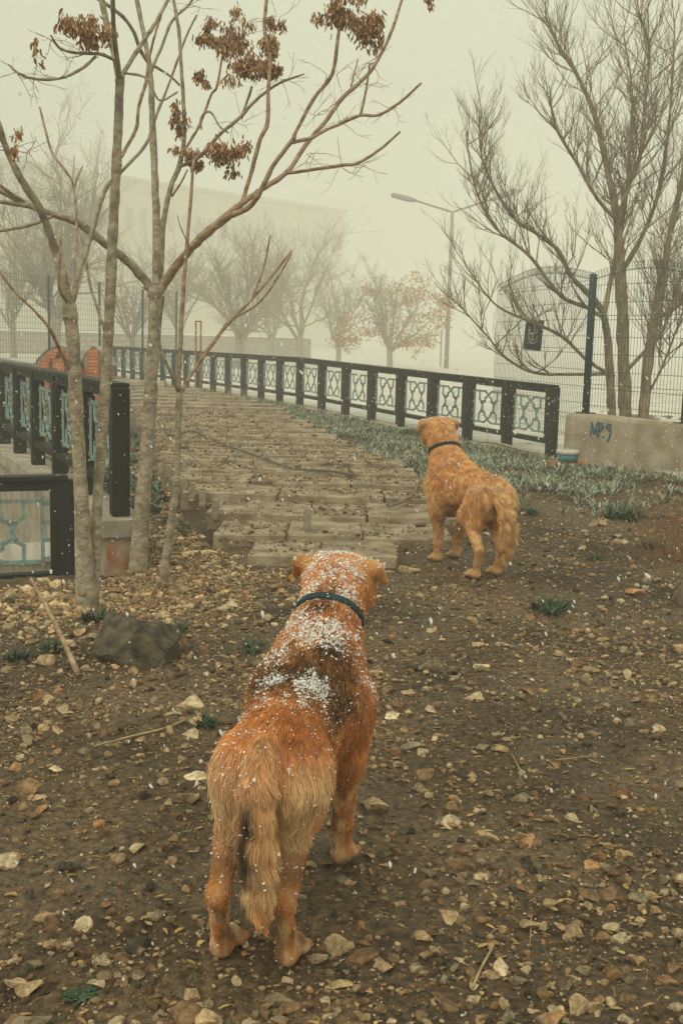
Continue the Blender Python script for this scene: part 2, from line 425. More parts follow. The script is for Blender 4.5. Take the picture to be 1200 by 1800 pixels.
def balustrade(name, label, pts, group, last_post=True, first_post=True, sub=Vector((0, 0, 0))):
    """pts: post feet. A panel hangs between each pair: rails, stiles and a teal lattice"""
    root = empty(name, pts[0]); tag(root, label, 'railing', group)
    o0 = Vector(pts[0])
    for i, p in enumerate(pts):
        p = Vector(p)
        q = Vector(pts[i + 1]) if i < len(pts) - 1 else Vector(pts[i - 1])
        d = (q - p) if i < len(pts) - 1 else (p - q)
        ang = math.atan2(d.y, d.x)
        if (i > 0 or first_post) and (i < len(pts) - 1 or last_post):
            po = link('post', post_me, root); po.location = p - o0; po.rotation_euler = (0, 0, ang)
        if i == len(pts) - 1: break
        L = math.hypot(d.x, d.y); u = Vector((d.x, d.y, 0)) / L; sd = Vector((-u.y, u.x, 0)); slope = d.z
        a = p - o0
        def P(s, z): return a + u * s + Vector((0, 0, z + slope * s / L))
        top, bot = PH - .035, PH - .66
        pan = MB().bar(P(.055, top), P(L - .055, top), .066, .085, sd).build('top_rail', M['black'], root)
        MB().bar(P(.055, bot), P(L - .055, bot), .055, .085, sd).build('bottom_rail', M['black'], root)
        for s in (.0785, L - .0785):
            MB().bar(P(s, bot + .045), P(s, top - .05), .054, .09, sd).build('stile', M['black'], root)
        lo = link('lattice', LAT, root)
        sx = (L - .22) / (FW - .10)
        lo.matrix_local = Matrix.Translation(P(.11, bot + .075)) @ Matrix(((u.x * sx, -u.y, 0, 0), (u.y * sx, u.x, 0, 0), (slope / L * sx, 0, 1, 0), (0, 0, 0, 1)))
    # handrail running over the post heads
    mb = MB()
    for a, b in zip(pts[:-1], pts[1:]):
        a = Vector(a) - o0; b = Vector(b) - o0; d = b - a; sd = Vector((-d.y, d.x, 0))
        mb.bar(a + Vector((0, 0, PH + .016)), b + Vector((0, 0, PH + .016)), .03, .13, sd)
    mb.build('handrail', M['black'], root)
    return root
balustrade('balustrade', 'long black railing with faded teal lattice panels running along the weeds behind the dogs',
           [(fence_pt(i).x, fence_pt(i).y, fence_base(i)) for i in range(0, 23)], None)
np_ = 5
balustrade('balustrade', 'black railing with teal lattice standing on the pale parapet behind the left tree trunks',
           [tuple(PA.lerp(PB, i / np_) + Vector((0, 0, PTOP))) for i in range(np_ + 1)] + [tuple(PB + pdir * 1.03 * k + Vector((0, 0, PTOP))) for k in (1, 2)], None)
# low framed panel at the head of the sunken ramp
c1 = at(118, 1012, 7.62); c0 = at(-62, 1030, 7.25)
pan_z = -.19
root = balustrade('balustrade', 'low black railing panel with a teal star lattice at the left edge beside the parapet',
                  [(c1.x, c1.y, pan_z - .19), (c1.x - .99 * .955, c1.y - .99 * .29, pan_z - .20), (c1.x - 1.98 * .955, c1.y - 1.98 * .29, pan_z - .21)], None)

# ------------------------------------------------------------------ parapet with capstones, sunken ramp
par = empty('parapet_wall', (PA.x, PA.y, 0)); tag(par, 'pale plastered parapet wall with capstones and rusty stains under the left railing', 'wall')
rz = math.atan2(pdir.y, pdir.x)
rotz = Matrix.Rotation(rz, 3, 'Z')
Lp = 7.9
MB().box(tuple(rotz @ Vector((Lp / 2 - .13, 0, PTOP - .13 - 1.05))), (Lp, .25, 2.1), rotz).build('wall_body', M['concrete'], par)
MB().box(tuple(rotz @ Vector((-.1325, 0, PTOP - .13 - .5))), (.012, .246, .96), rotz).build('stained_end', M['stain'], par)
k = 0; s = -.17
while s < Lp - .2:
    l_ = .52 + .06 * rs.random()
    me = rough_box('capstone', s, s + l_ - .008, -.17, .17, PTOP - .125, PTOP - .002 + rs.uniform(-.003, 0), amp=.005, seed=k, nx=4, nyy=3)
    o = link('capstone', me, par, M['concrete']); o.rotation_euler = (0, 0, rz)
    s += l_; k += 1
# ramp going down behind the low panel
mb = MB()
a = Vector((PA.x, PA.y, 0))
def rp(s, t, z): q = a + pdir * t + pnor * s; return (q.x, q.y, z)
mb.face([rp(.12, .3, -.62), rp(4.4, .3, -.62), rp(4.4, 7.4, -1.5), rp(.12, 7.4, -1.5)])
tag(mb.build('ramp', M['concrete']), kind='structure')
MB().bar(Vector(rp(.165, .2, -.02)) - Vector((PA.x, PA.y, 0)), Vector(rp(.165, 5.5, -1.0)) - Vector((PA.x, PA.y, 0)), .16, .07, pnor).build('stringer', M['pavement'], par)
mb = MB(); q = a + pnor * 3.2 + pdir * 4
mb.box((q.x, q.y, -.55), (8.5, .25, 1.9), rotz)
o = mb.build('ramp_wall', M['concrete']); tag(o, 'smooth pale concrete side wall of the sunken ramp seen through the low panel', 'wall')
mb = MB(); q = a + pdir * .12 + pnor * 1.6
mb.box((q.x, q.y, -.80), (.2, 3.0, 1.1), rotz)
o = mb.build('ramp_head_wall', M['concrete_warm']); tag(o, 'low concrete kerb wall under the black panel at the left edge', 'wall')

# ------------------------------------------------------------------ right wall with lettering, wire mesh fence, sign
WA = Vector((2.66, 13.75, 0)); wdir = Vector((.46, -.888, 0)).normalized(); WLEN = 5.5; wn = Vector((-wdir.y, wdir.x, 0))  # wn: to the back right
wall = empty('concrete_wall', (WA.x, WA.y, 0)); tag(wall, 'low bare concrete wall with painted letters at the right behind the weeds', 'wall')
wang = math.atan2(wdir.y, wdir.x); wrot = Matrix.Rotation(wang, 3, 'Z')
WT = .675
me = rough_box('wall_body', 0, WLEN, 0, .26, -.5, WT, amp=.012, seed=77, nx=40, nyy=3)
o = link('wall_body', me, wall, M['concrete_warm']); o.rotation_euler = (0, 0, wang)
def stroke(parent, P, wd, name, material, rot, org, depth=.006):
    mb = MB()
    for a_, b_ in zip(P[:-1], P[1:]):
        mb.bar((a_[0], 0, a_[1]), (b_[0], 0, b_[1]), wd, depth, (0, 1, 0))
    o = mb.build(name, material, parent); o.location = org; o.rotation_euler = (0, 0, rot); return o
# letters  MP.9 on the wall face: solve where along the wall they stand
def wall_s(px, py):
    d = ray(px, py); nrm = wn; p0 = WA - wn * .012
    t = (p0 - Vector((0, 0, CAM_H))).dot(nrm) / d.dot(nrm); q = Vector((0, 0, CAM_H)) + d * t
    return (q - WA).dot(wdir), q.z
sA, zA = wall_s(1040, 745); sB, zB = wall_s(1072, 770)
h = .155; u0 = sA; du = (sB - sA)
LET = {'letter_m': [(-.04, 0), (-.02, 1), (.13, .12), (.28, 1), (.30, 0)], 'letter_p': [(.38, 0), (.38, 1), (.55, .95), (.58, .72), (.52, .55), (.38, .5)],
       'full_stop': [(.60, .02), (.66, .02)], 'digit_nine': [(.97, .62), (.84, .55), (.78, .75), (.84, .98), (.97, .95), (.98, .3), (.90, -.22), (.84, -.22)]}
for nm, P in LET.items():
    stroke(wall, [(u0 + du * u, zA - h + .02 + h * v) for u, v in P], .021, nm, M['ink'], wang, wdir * 0 - wn * .016)

mf = empty('mesh_fence', (WA.x, WA.y, WT)); tag(mf, 'dark green welded wire mesh fence with coiled wire on top above the concrete wall', 'fence')
PHT = 1.62
def fpost(p, z0, z1):
    o = MB().lathe([(.0, z0), (.046, z0), (.046, z1), (.03, z1 + .015), (0, z1 + .02)], (p.x - WA.x, p.y - WA.y, -WT), 12).build('fence_post', M['green_metal'], mf, True)
    MB().box((p.x - WA.x, p.y - WA.y, z0 - WT + .006), (.17, .17, .014), wrot).build('base_plate', M['green_metal'], o)
p1 = WA + wdir * .22 + wn * .13
fpost(p1, WT, WT + PHT)
p2 = p1 + wdir * 1.64; fpost(p2, WT, WT + PHT)
p3 = p2 + wdir * 1.64; fpost(p3, WT, WT + PHT)
def wire_panel(A, B, zb, zt, arch=0.0, sp=.05):
    """welded mesh: thin vertical wires and paired horizontals; the top follows an arch"""
    mb = MB(); d = (B - A); L = d.length; u = d / L; n_ = int(L / sp); sd = Vector((-u.y, u.x, 0))
    top = lambda s: zt + arch * math.sin(math.pi * s / L)
    off = Vector((-WA.x, -WA.y, -WT))
    for i in range(n_ + 1):
        s = L * i / n_; p = A + u * s + off
        mb.tube([p + Vector((0, 0, zb)), p + Vector((0, 0, top(s)))], .0028, 3, False)
    for z in np.arange(zb + .04, zt + .001, .20):
        for dz in ((0, .05) if abs((z - zb) % .8 - .24) < .05 else (0,)):
            off2 = sd * (.0058 if dz == 0 else .02)
            mb.tube([A + off + off2 + Vector((0, 0, z + dz)), B + off + off2 + Vector((0, 0, z + dz))], .0036, 3, False)
    mb.tube([A + u * s + off + Vector((0, 0, top(s))) for s in np.linspace(0, L, 12)], .004, 3, False)
    mb.build('wire_panel', M['wire'], mf)
    # loops of wire along the top edge
    mb = MB(); nl = int(L / .05); pts_ = []
    for i in range(nl * 8 + 1):
        s = L * i / (nl * 8); a_ = 2 * math.pi * i / 8
        pts_.append(A + u * (s + .035 * math.cos(a_)) + off + Vector((0, 0, top(s) + .045 + .045 * math.sin(a_))) + sd * .012 * math.cos(a_))
    mb.tube(pts_, .0026, 3, False); mb.build('coiled_wire', M['wire'], mf)
wire_panel(p1, p2, WT + .06, WT + PHT - .06, .10); wire_panel(p2, p3, WT + .06, WT + PHT - .06, .1)
bl = at(874, 517, 17.0); bl.z = 0
wire_panel(Vector((bl.x, bl.y, 0)), Vector((p1.x, p1.y, 0)), .35, WT + PHT - .06, .16, .055)
# dark sign hung on the mesh
sp_ = at(937, 589, 15.4)
sg = empty('sign', sp_); tag(sg, 'small dark sign with a pale calligraphic emblem hung on the wire mesh fence', 'sign')
ud = (p1 - bl); ud.z = 0; ud.normalize(); sang = math.atan2(ud.y, ud.x)
# face the path: turn around the fence line
tdir = sp_ - (Vector((bl.x, bl.y, 0)) + ud * (sp_ - Vector((bl.x, bl.y, 0))).dot(ud)); 
sr = R(8)
board = MB().box((0, 0, 0), (.245, .012, .40)).build('board', M['sign_dark'], sg); board.rotation_euler = (0, R(4), sr)
EM = [[(-.01, .13), (.005, .11), (-.005, .02), (-.015, -.12)], [(-.05, .07), (-.06, .03), (-.03, .01), (.03, .03)], [(.02, .07), (.04, .06), (.04, .03), (.015, .04)],
      [(-.06, -.02), (-.04, -.06), (.02, -.06), (.055, -.02)], [(-.06, -.07), (-.03, -.11), (.02, -.105), (.05, -.075)], [(-.07, .1), (-.07, .04), (-.065, -.04)]]
for P in EM:
    e = stroke(sg, catmull([Vector((x_, z_, 0)) for x_, z_ in P], 3), .014, 'emblem_stroke', M['sign_pale'], sr, (0, -.009, 0)); e.rotation_euler = (0, R(4), sr)

# tub on a brick beside the wall
tp = at(997, 806, 13.15); tz = gz1(tp.x, tp.y)
tub = empty('tub', (tp.x, tp.y, tz + .07)); tag(tub, 'white and blue plastic tub standing on a red brick by the concrete wall', 'tub')
MB().lathe([(0, 0), (.115, 0), (.125, .085), (.0, .085)], seg=24).build('tub_body', M['blue_plastic'], tub, True)
MB().lathe([(.128, .082), (.134, .082), (.138, .125), (.128, .13), (0, .122)], seg=24).build('rim', M['white_plastic'], tub, True)
for dx in (-.10, .10):
    o = link('brick', rough_box('brick', -.11, .11, -.06, .06, -.03, .07, amp=.006, seed=5, nx=4, nyy=2), None, M['brick'])
    o.location = (tp.x + dx * 1.15, tp.y + .01, tz); o.rotation_euler = (0, 0, .1 + dx)
    tag(o, 'worn red brick under the left side of the tub' if dx < 0 else 'worn red brick under the right side of the tub', 'brick')
# crooked stick lying along the foot of the railing
P = [at(838, 776, 14.2), at(868, 778, 14.1), at(893, 784, 14.0), at(915, 790, 13.9), at(945, 797, 13.75)]
o = MB().tube(catmull(P, 4), lerp_list([.014, .018, .02, .022, .012], 17), 6).build('stick', M['bark_grey'], None, True)
tag(o, 'crooked grey stick lying along the foot of the long railing near its right end', 'stick')

# ------------------------------------------------------------------ trees
def tube_px(P, D, r, parent_loc, mat_, name, parent, sub=4, sides=8, wob=0.0, seed=0):
    """P: (px, py[, depth offset]) along the limb; r: radii in metres at a few points"""
    W = [at(p[0], p[1], D + (p[2] if len(p) > 2 else 0)) for p in P]
    C = catmull(W, sub); rr = lerp_list(r, len(C))
    rd = random.Random(seed)
    if wob:
        C = [c + Vector((rd.uniform(-1, 1), rd.uniform(-1, 1), rd.uniform(-1, 1))) * wob * rr[i] for i, c in enumerate(C)]
        rr = [x * (1 + .10 * rd.uniform(-1, 1)) for x in rr]
    mb = MB().tube([c - parent_loc for c in C], rr, sides)
    o = mb.build(name, mat_, parent, True)
    if name == 'trunk':
        for _ in range(9):
            k = rd.randint(4, len(C) - 3); a = rd.uniform(-2.6, .2); n = Vector((math.cos(a), math.sin(a), 0)); r0 = rr[k]
            V = I2[0] * np.array([r0 * rd.uniform(.25, .45), r0 * .12, r0 * rd.uniform(.16, .3)])
            kn = link('knot', mesh_np('knot', V, I2[1], smooth=True), o, M['bark_dark']); kn.location = C[k] - parent_loc + n * r0 * .97; kn.rotation_euler = (0, 0, a + math.pi / 2)
    return o, C

def grow(mb, p, d, L, r, lev, rd, up=.12, wander=.22, kids=4, sides=3, spread=.75, maxlev=3, rmin=.0008):
    n = 6; pts = [p.copy()]; d = d.normalized(); seg = L / n; dirs = [d.copy()]
    for i in range(n):
        d = (d + Vector((rd.gauss(0, wander), rd.gauss(0, wander), rd.gauss(0, wander) * .7 + up)) * .5).normalized()
        p = p + d * seg; pts.append(p.copy()); dirs.append(d.copy())
    mb.tube(pts, [r * (1 - .8 * i / n) + rmin for i in range(n + 1)], 5 if r > .02 else sides, False)
    if lev >= maxlev: return
    for k in range(kids):
        i = rd.randint(1, n); t = i / n
        ax = Vector((rd.gauss(0, 1), rd.gauss(0, 1), rd.gauss(0, .6) + .25)).normalized()
        dd = (dirs[i] + ax * spread).normalized()
        grow(mb, pts[i], dd, L * rd.uniform(.35, .62) * (1.1 - .4 * t), r * (1 - .75 * t) * .62, lev + 1, rd, up, wander, max(2, kids - 1), sides, spread, maxlev, rmin)

def seed_cluster(C, size, n, rd, parent, ploc):
    """bunch of dry winged seeds hanging from fine stalks"""
    V, F, K = [], [], []
    lumps = [Vector((rd.gauss(0, .48) * size[0], rd.gauss(0, .4) * size[0], rd.gauss(0, .45) * size[1])) for _ in range(max(4, n // 20))]
    for _ in range(int(n * 2.2)):
        l_ = rd.choice(lumps)
        c = Vector(C) + l_ + Vector((rd.gauss(0, .2) * size[0], rd.gauss(0, .2) * size[0], rd.gauss(0, .2) * size[1])) - Vector(ploc)
        ax = Vector((rd.gauss(0, .45), rd.gauss(0, .45), -1)).normalized()
        L = rd.uniform(.026, .044); wd = rd.uniform(.007, .012)
        sd = ax.cross(Vector((rd.gauss(0, 1), rd.gauss(0, 1), .1))).normalized(); no = ax.cross(sd)
        b = len(V)
        for t, w_, o_ in ((0, .35, 0), (.35, 1, .004), (.75, .9, .002), (1, .25, -.004)):
            for s_ in (-1, 1):
                V.append(tuple(c + ax * L * t + sd * wd * w_ * s_ * .6 + no * (o_ + s_ * .002)))
        for q in (0, 2, 4): F.append((b + q, b + q + 1, b + q + 3, b + q + 2))
        g_ = rd.uniform(.55, 1.25); K += [(g_, g_ * rd.uniform(.88, 1.0), g_ * rd.uniform(.8, 1))] * 8
    me = mesh_np('seed_cluster', np.array(V), np.array(F), np.array(K)); 
    return tag(link('seed_cluster', me, parent, M['seed']), kind='stuff')

def px_m(r, D): return r * D / FPX
# --- left double-stemmed tree
rd = random.Random(11)
D1 = 6.35; base = onground(152, 1072); D1 = base.y
t1 = empty('bare_tree', base); tag(t1, 'slender double-stemmed bare tree nearest the left edge in front of the parapet', 'tree')
o, _ = tube_px([(153, 1082), (151, 1040), (148, 960), (143, 870), (136, 740), (129, 610), (122, 535)], D1, [.066, .055, .047, .040, .038, .037, .040], base, M['bark'], 'trunk', t1, 6, 12, .05, 1)
o, _ = tube_px([(160, 1070, .03), (166, 1000, .06), (171, 890, .10), (179, 770, .12), (187, 650, .12), (193, 550, .1), (198, 430, .08), (204, 310, .05), (209, 200, .02), (211, 140, 0)], D1,
               [.045, .036, .030, .029, .029, .029, .028, .026, .024, .024], base, M['bark'], 'trunk', t1, 6, 12, .05, 2)
def limbs(tree, base_, D, L):
    for i, (P, r, mt) in enumerate(L):
        if P[-1][1] < 0:                                        # limbs go on above the picture and taper out
            a_, b_ = P[-2], P[-1]; ln = math.hypot(b_[0] - a_[0], b_[1] - a_[1]); z_ = b_[2] if len(b_) > 2 else 0
            P = P + [(b_[0] + (b_[0] - a_[0]) / ln * k + j, b_[1] + (b_[1] - a_[1]) / ln * k, z_ + .1) for k, j in ((70, 6), (150, -4), (230, 5))]; r = r + [r[-1] * .8, r[-1] * .55, r[-1] * .25]
        tube_px(P, D, [px_m(x, D) * (.86 if x > 7 else .76) for x in r], base_, M[mt], 'branch', tree, 5, 7, .12, i + 30)
limbs(t1, base, D1, [
    ([(122, 540), (110, 482), (95, 430), (72, 370, -.1), (42, 322, -.2), (15, 270, -.25), (0, 225, -.3), (-25, 160, -.35)], [11, 10, 9, 8, 8, 7, 7, 6], 'bark'),
    ([(125, 535), (131, 520), (141, 470), (156, 428, .1), (176, 360, .2), (191, 325, .25), (222, 293, .3), (258, 252, .35), (270, 215, .4), (300, 140, .45), (325, 70, .5), (346, 26, .5)], [7, 6, 6, 6, 5, 5, 4, 4, 4, 3, 3, 2], 'bark'),
    ([(118, 530, -.02), (104, 505, -.1), (106, 452, -.15), (107, 408, -.15)], [4, 3.5, 3, 2], 'bark_red'),
    ([(127, 657), (106, 616, -.1), (86, 575, -.2), (60, 545, -.25), (20, 505, -.3), (-10, 462, -.35)], [5, 4, 4, 3, 3, 2.5], 'bark_red'),
    ([(211, 145), (205, 112, .05), (190, 52, .1), (176, -20, .15)], [8, 7, 7, 6], 'bark'),
    ([(211, 145), (205, 95, -.1), (200, 40, -.2), (199, -20, -.3)], [6, 5.5, 5, 5], 'bark'),
    ([(213, 140), (222, 120, .1), (250, 76, .2), (275, 38, .25), (300, -8, .3)], [6, 5, 5, 4, 4], 'bark'),
    ([(203, 106, .05), (180, 96, -.05), (160, 94, -.1), (125, 92, -.2), (103, 82, -.25), (90, 62, -.3)], [4, 4, 3.5, 3, 3, 2], 'bark'),
    ([(168, 100, -.1), (145, 120, -.2), (105, 138, -.3), (60, 138, -.35), (32, 128, -.4), (16, 114, -.4)], [3.5, 3.5, 3, 3, 2.5, 2], 'bark'),
    ([(214, 275, .03), (225, 255, .1), (240, 225, .15), (245, 185, .2), (257, 145, .25), (262, 105, .3), (273, 60, .3), (284, 26, .35)], [4.5, 4, 4, 4, 4, 3.5, 3, 2.5], 'bark_red'),
    ([(219, 128, 0), (258, 138, -.1), (280, 176, -.15), (312, 162, -.2)], [3, 2.5, 2.5, 2], 'bark'),
    ([(148, 800, -.05), (140, 760, -.1), (132, 700, -.12)], [2.5, 2, 1.5], 'bark_red'),
    ([(130, 640, .1), (125, 560, .3), (135, 420, .5), (130, 330, .6), (115, 300, .6), (92, 268, .65), (78, 220, .7), (70, 188, .7)], [4, 3.5, 3, 3, 3.5, 3.5, 3, 2.5], 'bark_red'),
    ([(131, 333, .6), (137, 312, .6), (146, 292, .6)], [2, 2, 1.5], 'bark_red'),
    ([(190, 600, .1), (178, 560, .2), (160, 505, .3), (150, 450, .3), (140, 400, .35)], [4, 4, 3.5, 3, 2], 'bark')])
seed_cluster(at(150, 48, D1 - .2), (.14, .09), 190, rd, t1, base)
seed_cluster(at(25, 252, D1 - .3), (.04, .07), 24, rd, t1, base)
seed_cluster(at(66, 92, D1 - .3), (.05, .07), 14, rd, t1, base)
mb = MB()
for px, py, dd in ((60, 138, -.35), (90, 70, -.3), (30, 125, -.4), (105, 138, -.3), (22, 262, -.25), (50, 265, -.25), (150, 95, -.1)):
    for _ in range(4):
        grow(mb, at(px, py, D1 + dd) - base, Vector((rd.gauss(0, 1), rd.gauss(0, .5), rd.gauss(-.1, .6))), .14, .0016, 1, rd, 0, .35, 2, 3, .8, 2)
tag(mb.build('twigs', M['bark'], t1), kind='stuff')

# --- forked tree right of it
base = onground(243, 1008); D2 = base.y
t2 = empty('bare_tree', base); tag(t2, 'tall bare tree with a low fork and bunches of dry seeds left of the steps', 'tree')
tube_px([(241, 1020), (244, 985), (249, 900), (256, 820), (262, 740), (268, 640), (272, 560), (274, 505)], D2, [.075, .063, .051, .047, .045, .041, .039, .045], base, M['bark'], 'trunk', t2, 6, 14, .05, 3)
limbs(t2, base, D2, [
    ([(270, 520), (258, 497), (220, 455, -.1), (175, 420, -.2), (135, 390, -.3), (90, 375, -.35), (45, 358, -.4), (0, 335, -.5), (-30, 322, -.5)], [10, 10, 9, 8, 8, 7, 6, 6, 6], 'bark'),
    ([(60, 363, -.35), (30, 359, -.45), (-8, 354, -.55)], [5, 5, 4], 'bark'), ([(92, 380, -.35), (70, 390, -.4), (35, 400, -.45), (-8, 407, -.5)], [4, 4, 4, 3], 'bark'),
    ([(50, 358, -.38), (20, 340, -.5), (-10, 318, -.6)], [4, 4, 3], 'bark'),
    ([(275, 510), (276, 470), (276, 400, .02), (272, 300, .05), (268, 200, .08), (263, 115, .1), (250, 45, .12), (238, -20, .15)], [10, 9, 8, 7.5, 7, 6, 5.5, 5], 'bark'),
    ([(282, 505), (284, 455, .1), (288, 390, .15), (300, 330, .2), (316, 290, .25), (324, 240, .25), (322, 170, .25), (318, 110, .25), (314, 50, .25), (304, -10, .25)], [6, 6.5, 6.5, 6.5, 6, 5, 4.5, 4, 4, 3.5], 'bark'),
    ([(278, 515), (292, 492), (322, 452, -.1), (360, 412, -.2), (398, 382, -.25), (425, 358, -.3), (440, 346, -.3)], [10, 10, 9, 9, 8.5, 7, 6], 'bark_red'),
    ([(425, 358, -.3), (440, 310, -.3), (457, 246, -.3), (470, 216, -.3), (472, 150, -.3), (475, 100, -.3), (465, 50, -.3), (470, -10, -.3)], [5, 4.5, 4.5, 5, 4, 4, 4, 4], 'bark_red'),
    ([(408, 378, -.3), (440, 362, -.35), (462, 328, -.4), (482, 288, -.45), (514, 246, -.5), (520, 232, -.5), (552, 172, -.5), (584, 130, -.55), (594, 66, -.6), (601, 20, -.6)], [7, 6, 5.5, 5, 5, 4, 4, 4, 3.5, 3], 'bark_red'),
    ([(435, 350, -.3), (468, 328, -.25), (505, 302, -.2), (540, 252, -.1), (573, 212, -.05), (600, 174, 0), (630, 147, 0), (655, 120, .05), (680, 74, .1), (695, 35, .1), (709, -8, .15)], [6, 6, 5.5, 5, 5, 5, 4.5, 4, 4, 3.5, 3], 'bark_red'),
    ([(515, 250, -.5), (548, 242, -.45), (575, 227, -.4), (600, 217, -.4), (632, 203, -.4), (665, 202, -.4), (702, 180, -.45), (740, 146, -.5)], [4, 4, 3.5, 3.5, 3.5, 3, 3, 2.5], 'bark_red'),
    ([(633, 203, -.4), (641, 170, -.4), (650, 112, -.4)], [3, 2.5, 2], 'bark_red'), ([(617, 152, 0), (622, 130, .05), (629, 104, .1)], [2.5, 2, 1.5], 'bark_red'),
    ([(500, 305, -.2), (550, 298, -.3), (605, 290, -.4), (628, 287, -.4), (668, 262, -.45), (703, 231, -.5)], [3.5, 3.5, 3.5, 3.5, 3, 2.5], 'bark_red'),
    ([(318, 292, .25), (350, 276, .1), (385, 238, 0), (420, 208, -.05), (450, 176, -.1), (490, 147, -.15), (534, 130, -.2)], [4.5, 4.5, 4, 4, 3.5, 3, 2], 'bark'),
    ([(424, 208, -.05), (434, 180, -.05), (443, 152, -.1)], [3.5, 3, 3], 'bark'),
    ([(322, 268, .25), (350, 222, .3), (371, 168, .35), (382, 150, .35), (393, 84, .4)], [3.5, 3.5, 3, 3, 2.5], 'bark_red'),
    ([(354, 228, .3), (354, 206, .3), (370, 197, .3), (386, 222, .3), (402, 234, .3)], [2.5, 2.5, 2.5, 2, 2], 'bark'),
    ([(302, 345, .2), (318, 322, .15), (330, 298, .1)], [3, 2.5, 2], 'bark_red'),
    ([(262, 112, .1), (248, 90, 0), (232, 50, -.1), (208, 22, -.2), (165, -8, -.3)], [4, 4, 4, 4, 4], 'bark'),
    ([(266, 125, .1), (285, 80, .2), (302, 38, .25), (330, 10, .3), (345, -10, .3)], [4, 3.5, 3.5, 3, 3], 'bark'),
    ([(264, 112, .1), (298, 133, .2), (316, 150, .25)], [3, 2.5, 2.5], 'bark'),
    ([(268, 700, .02), (277, 640, .06), (282, 570, .06), (288, 520, .05)], [3.5, 3, 3, 2.5], 'bark_red')])
for px, py, dd, sz, n in ((365, 60, .3, (.085, .09), 130), (412, 62, .2, (.12, .11), 260), (432, 118, 0, (.15, .10), 330), (478, 128, -.15, (.08, .06), 110), (470, 60, -.25, (.08, .10), 170), (355, 137, .25, (.06, .05), 70),
                          (315, 205, .25, (.05, .13), 120), (330, 280, .2, (.09, .07), 130), (392, 270, -.02, (.12, .09), 300), (600, 22, -.6, (.13, .09), 230), (648, 45, -.55, (.12, .10), 240), (752, -2, -.4, (.04, .03), 30)):
    seed_cluster(at(px, py, D2 + dd), sz, n, rd, t2, base)
mb = MB()
for px, py, dd in ((600, 290, -.4), (640, 290, -.4), (560, 200, -.5), (580, 130, -.55), (650, 110, -.4), (690, 190, -.4), (450, 120, -.3), (500, 140, -.2), (430, 60, .1), (480, 30, -.3), (340, 10, .3), (600, 215, -.4), (640, 150, 0), (420, 215, -.05), (545, 270, -.1)):
    for _ in range(5):
        grow(mb, at(px + rd.uniform(-12, 12), py, D2 + dd) - base, Vector((rd.gauss(0, 1), rd.gauss(0, .5), rd.gauss(0, .6))), .17, .0016, 1, rd, 0, .35, 2, 3, .8, 2)
tag(mb.build('twigs', M['bark_red'], t2), kind='stuff')

# --- thin sapling
base = onground(290, 1028); D3 = base.y
t3 = empty('sapling', base); tag(t3, 'thin forked sapling with reddish shoots standing just left of the stone steps', 'sapling')
tube_px([(288, 1034), (292, 985), (300, 925), (309, 860), (313, 770), (315, 690)], D3, [px_m(x, D3) for x in (9.5, 8, 7, 6.5, 6, 6)], base, M['bark'], 'trunk', t3, 6, 9, .08, 5)
limbs(t3, base, D3, [
    ([(315, 692), (317, 610, .02), (324, 490, .05), (333, 380, .08), (341, 278, .1)], [5, 5, 4.5, 4, 3], 'bark_red'),
    ([(314, 690), (298, 650, -.1), (282, 612, -.15), (276, 560, -.2), (274, 520, -.2)], [4, 3.5, 3.5, 3, 2.5], 'bark'),
    ([(318, 690), (348, 640, .1), (398, 572, .2), (440, 528, .25), (480, 482, .3), (513, 440, .3)], [5, 4.5, 4.5, 4, 3.5, 2.5], 'bark_red'),
    ([(410, 560, .22), (455, 532, .15), (490, 485, .1), (512, 446, .1)], [3, 2.5, 2.5, 2], 'bark_red'), ([(442, 526, .25), (462, 475, .3), (475, 414, .35)], [3, 2.5, 2], 'bark_red'),
    ([(336, 440, .07), (318, 400, .0), (312, 378, 0)], [1.5, 1.5, 1], 'bark_red')])

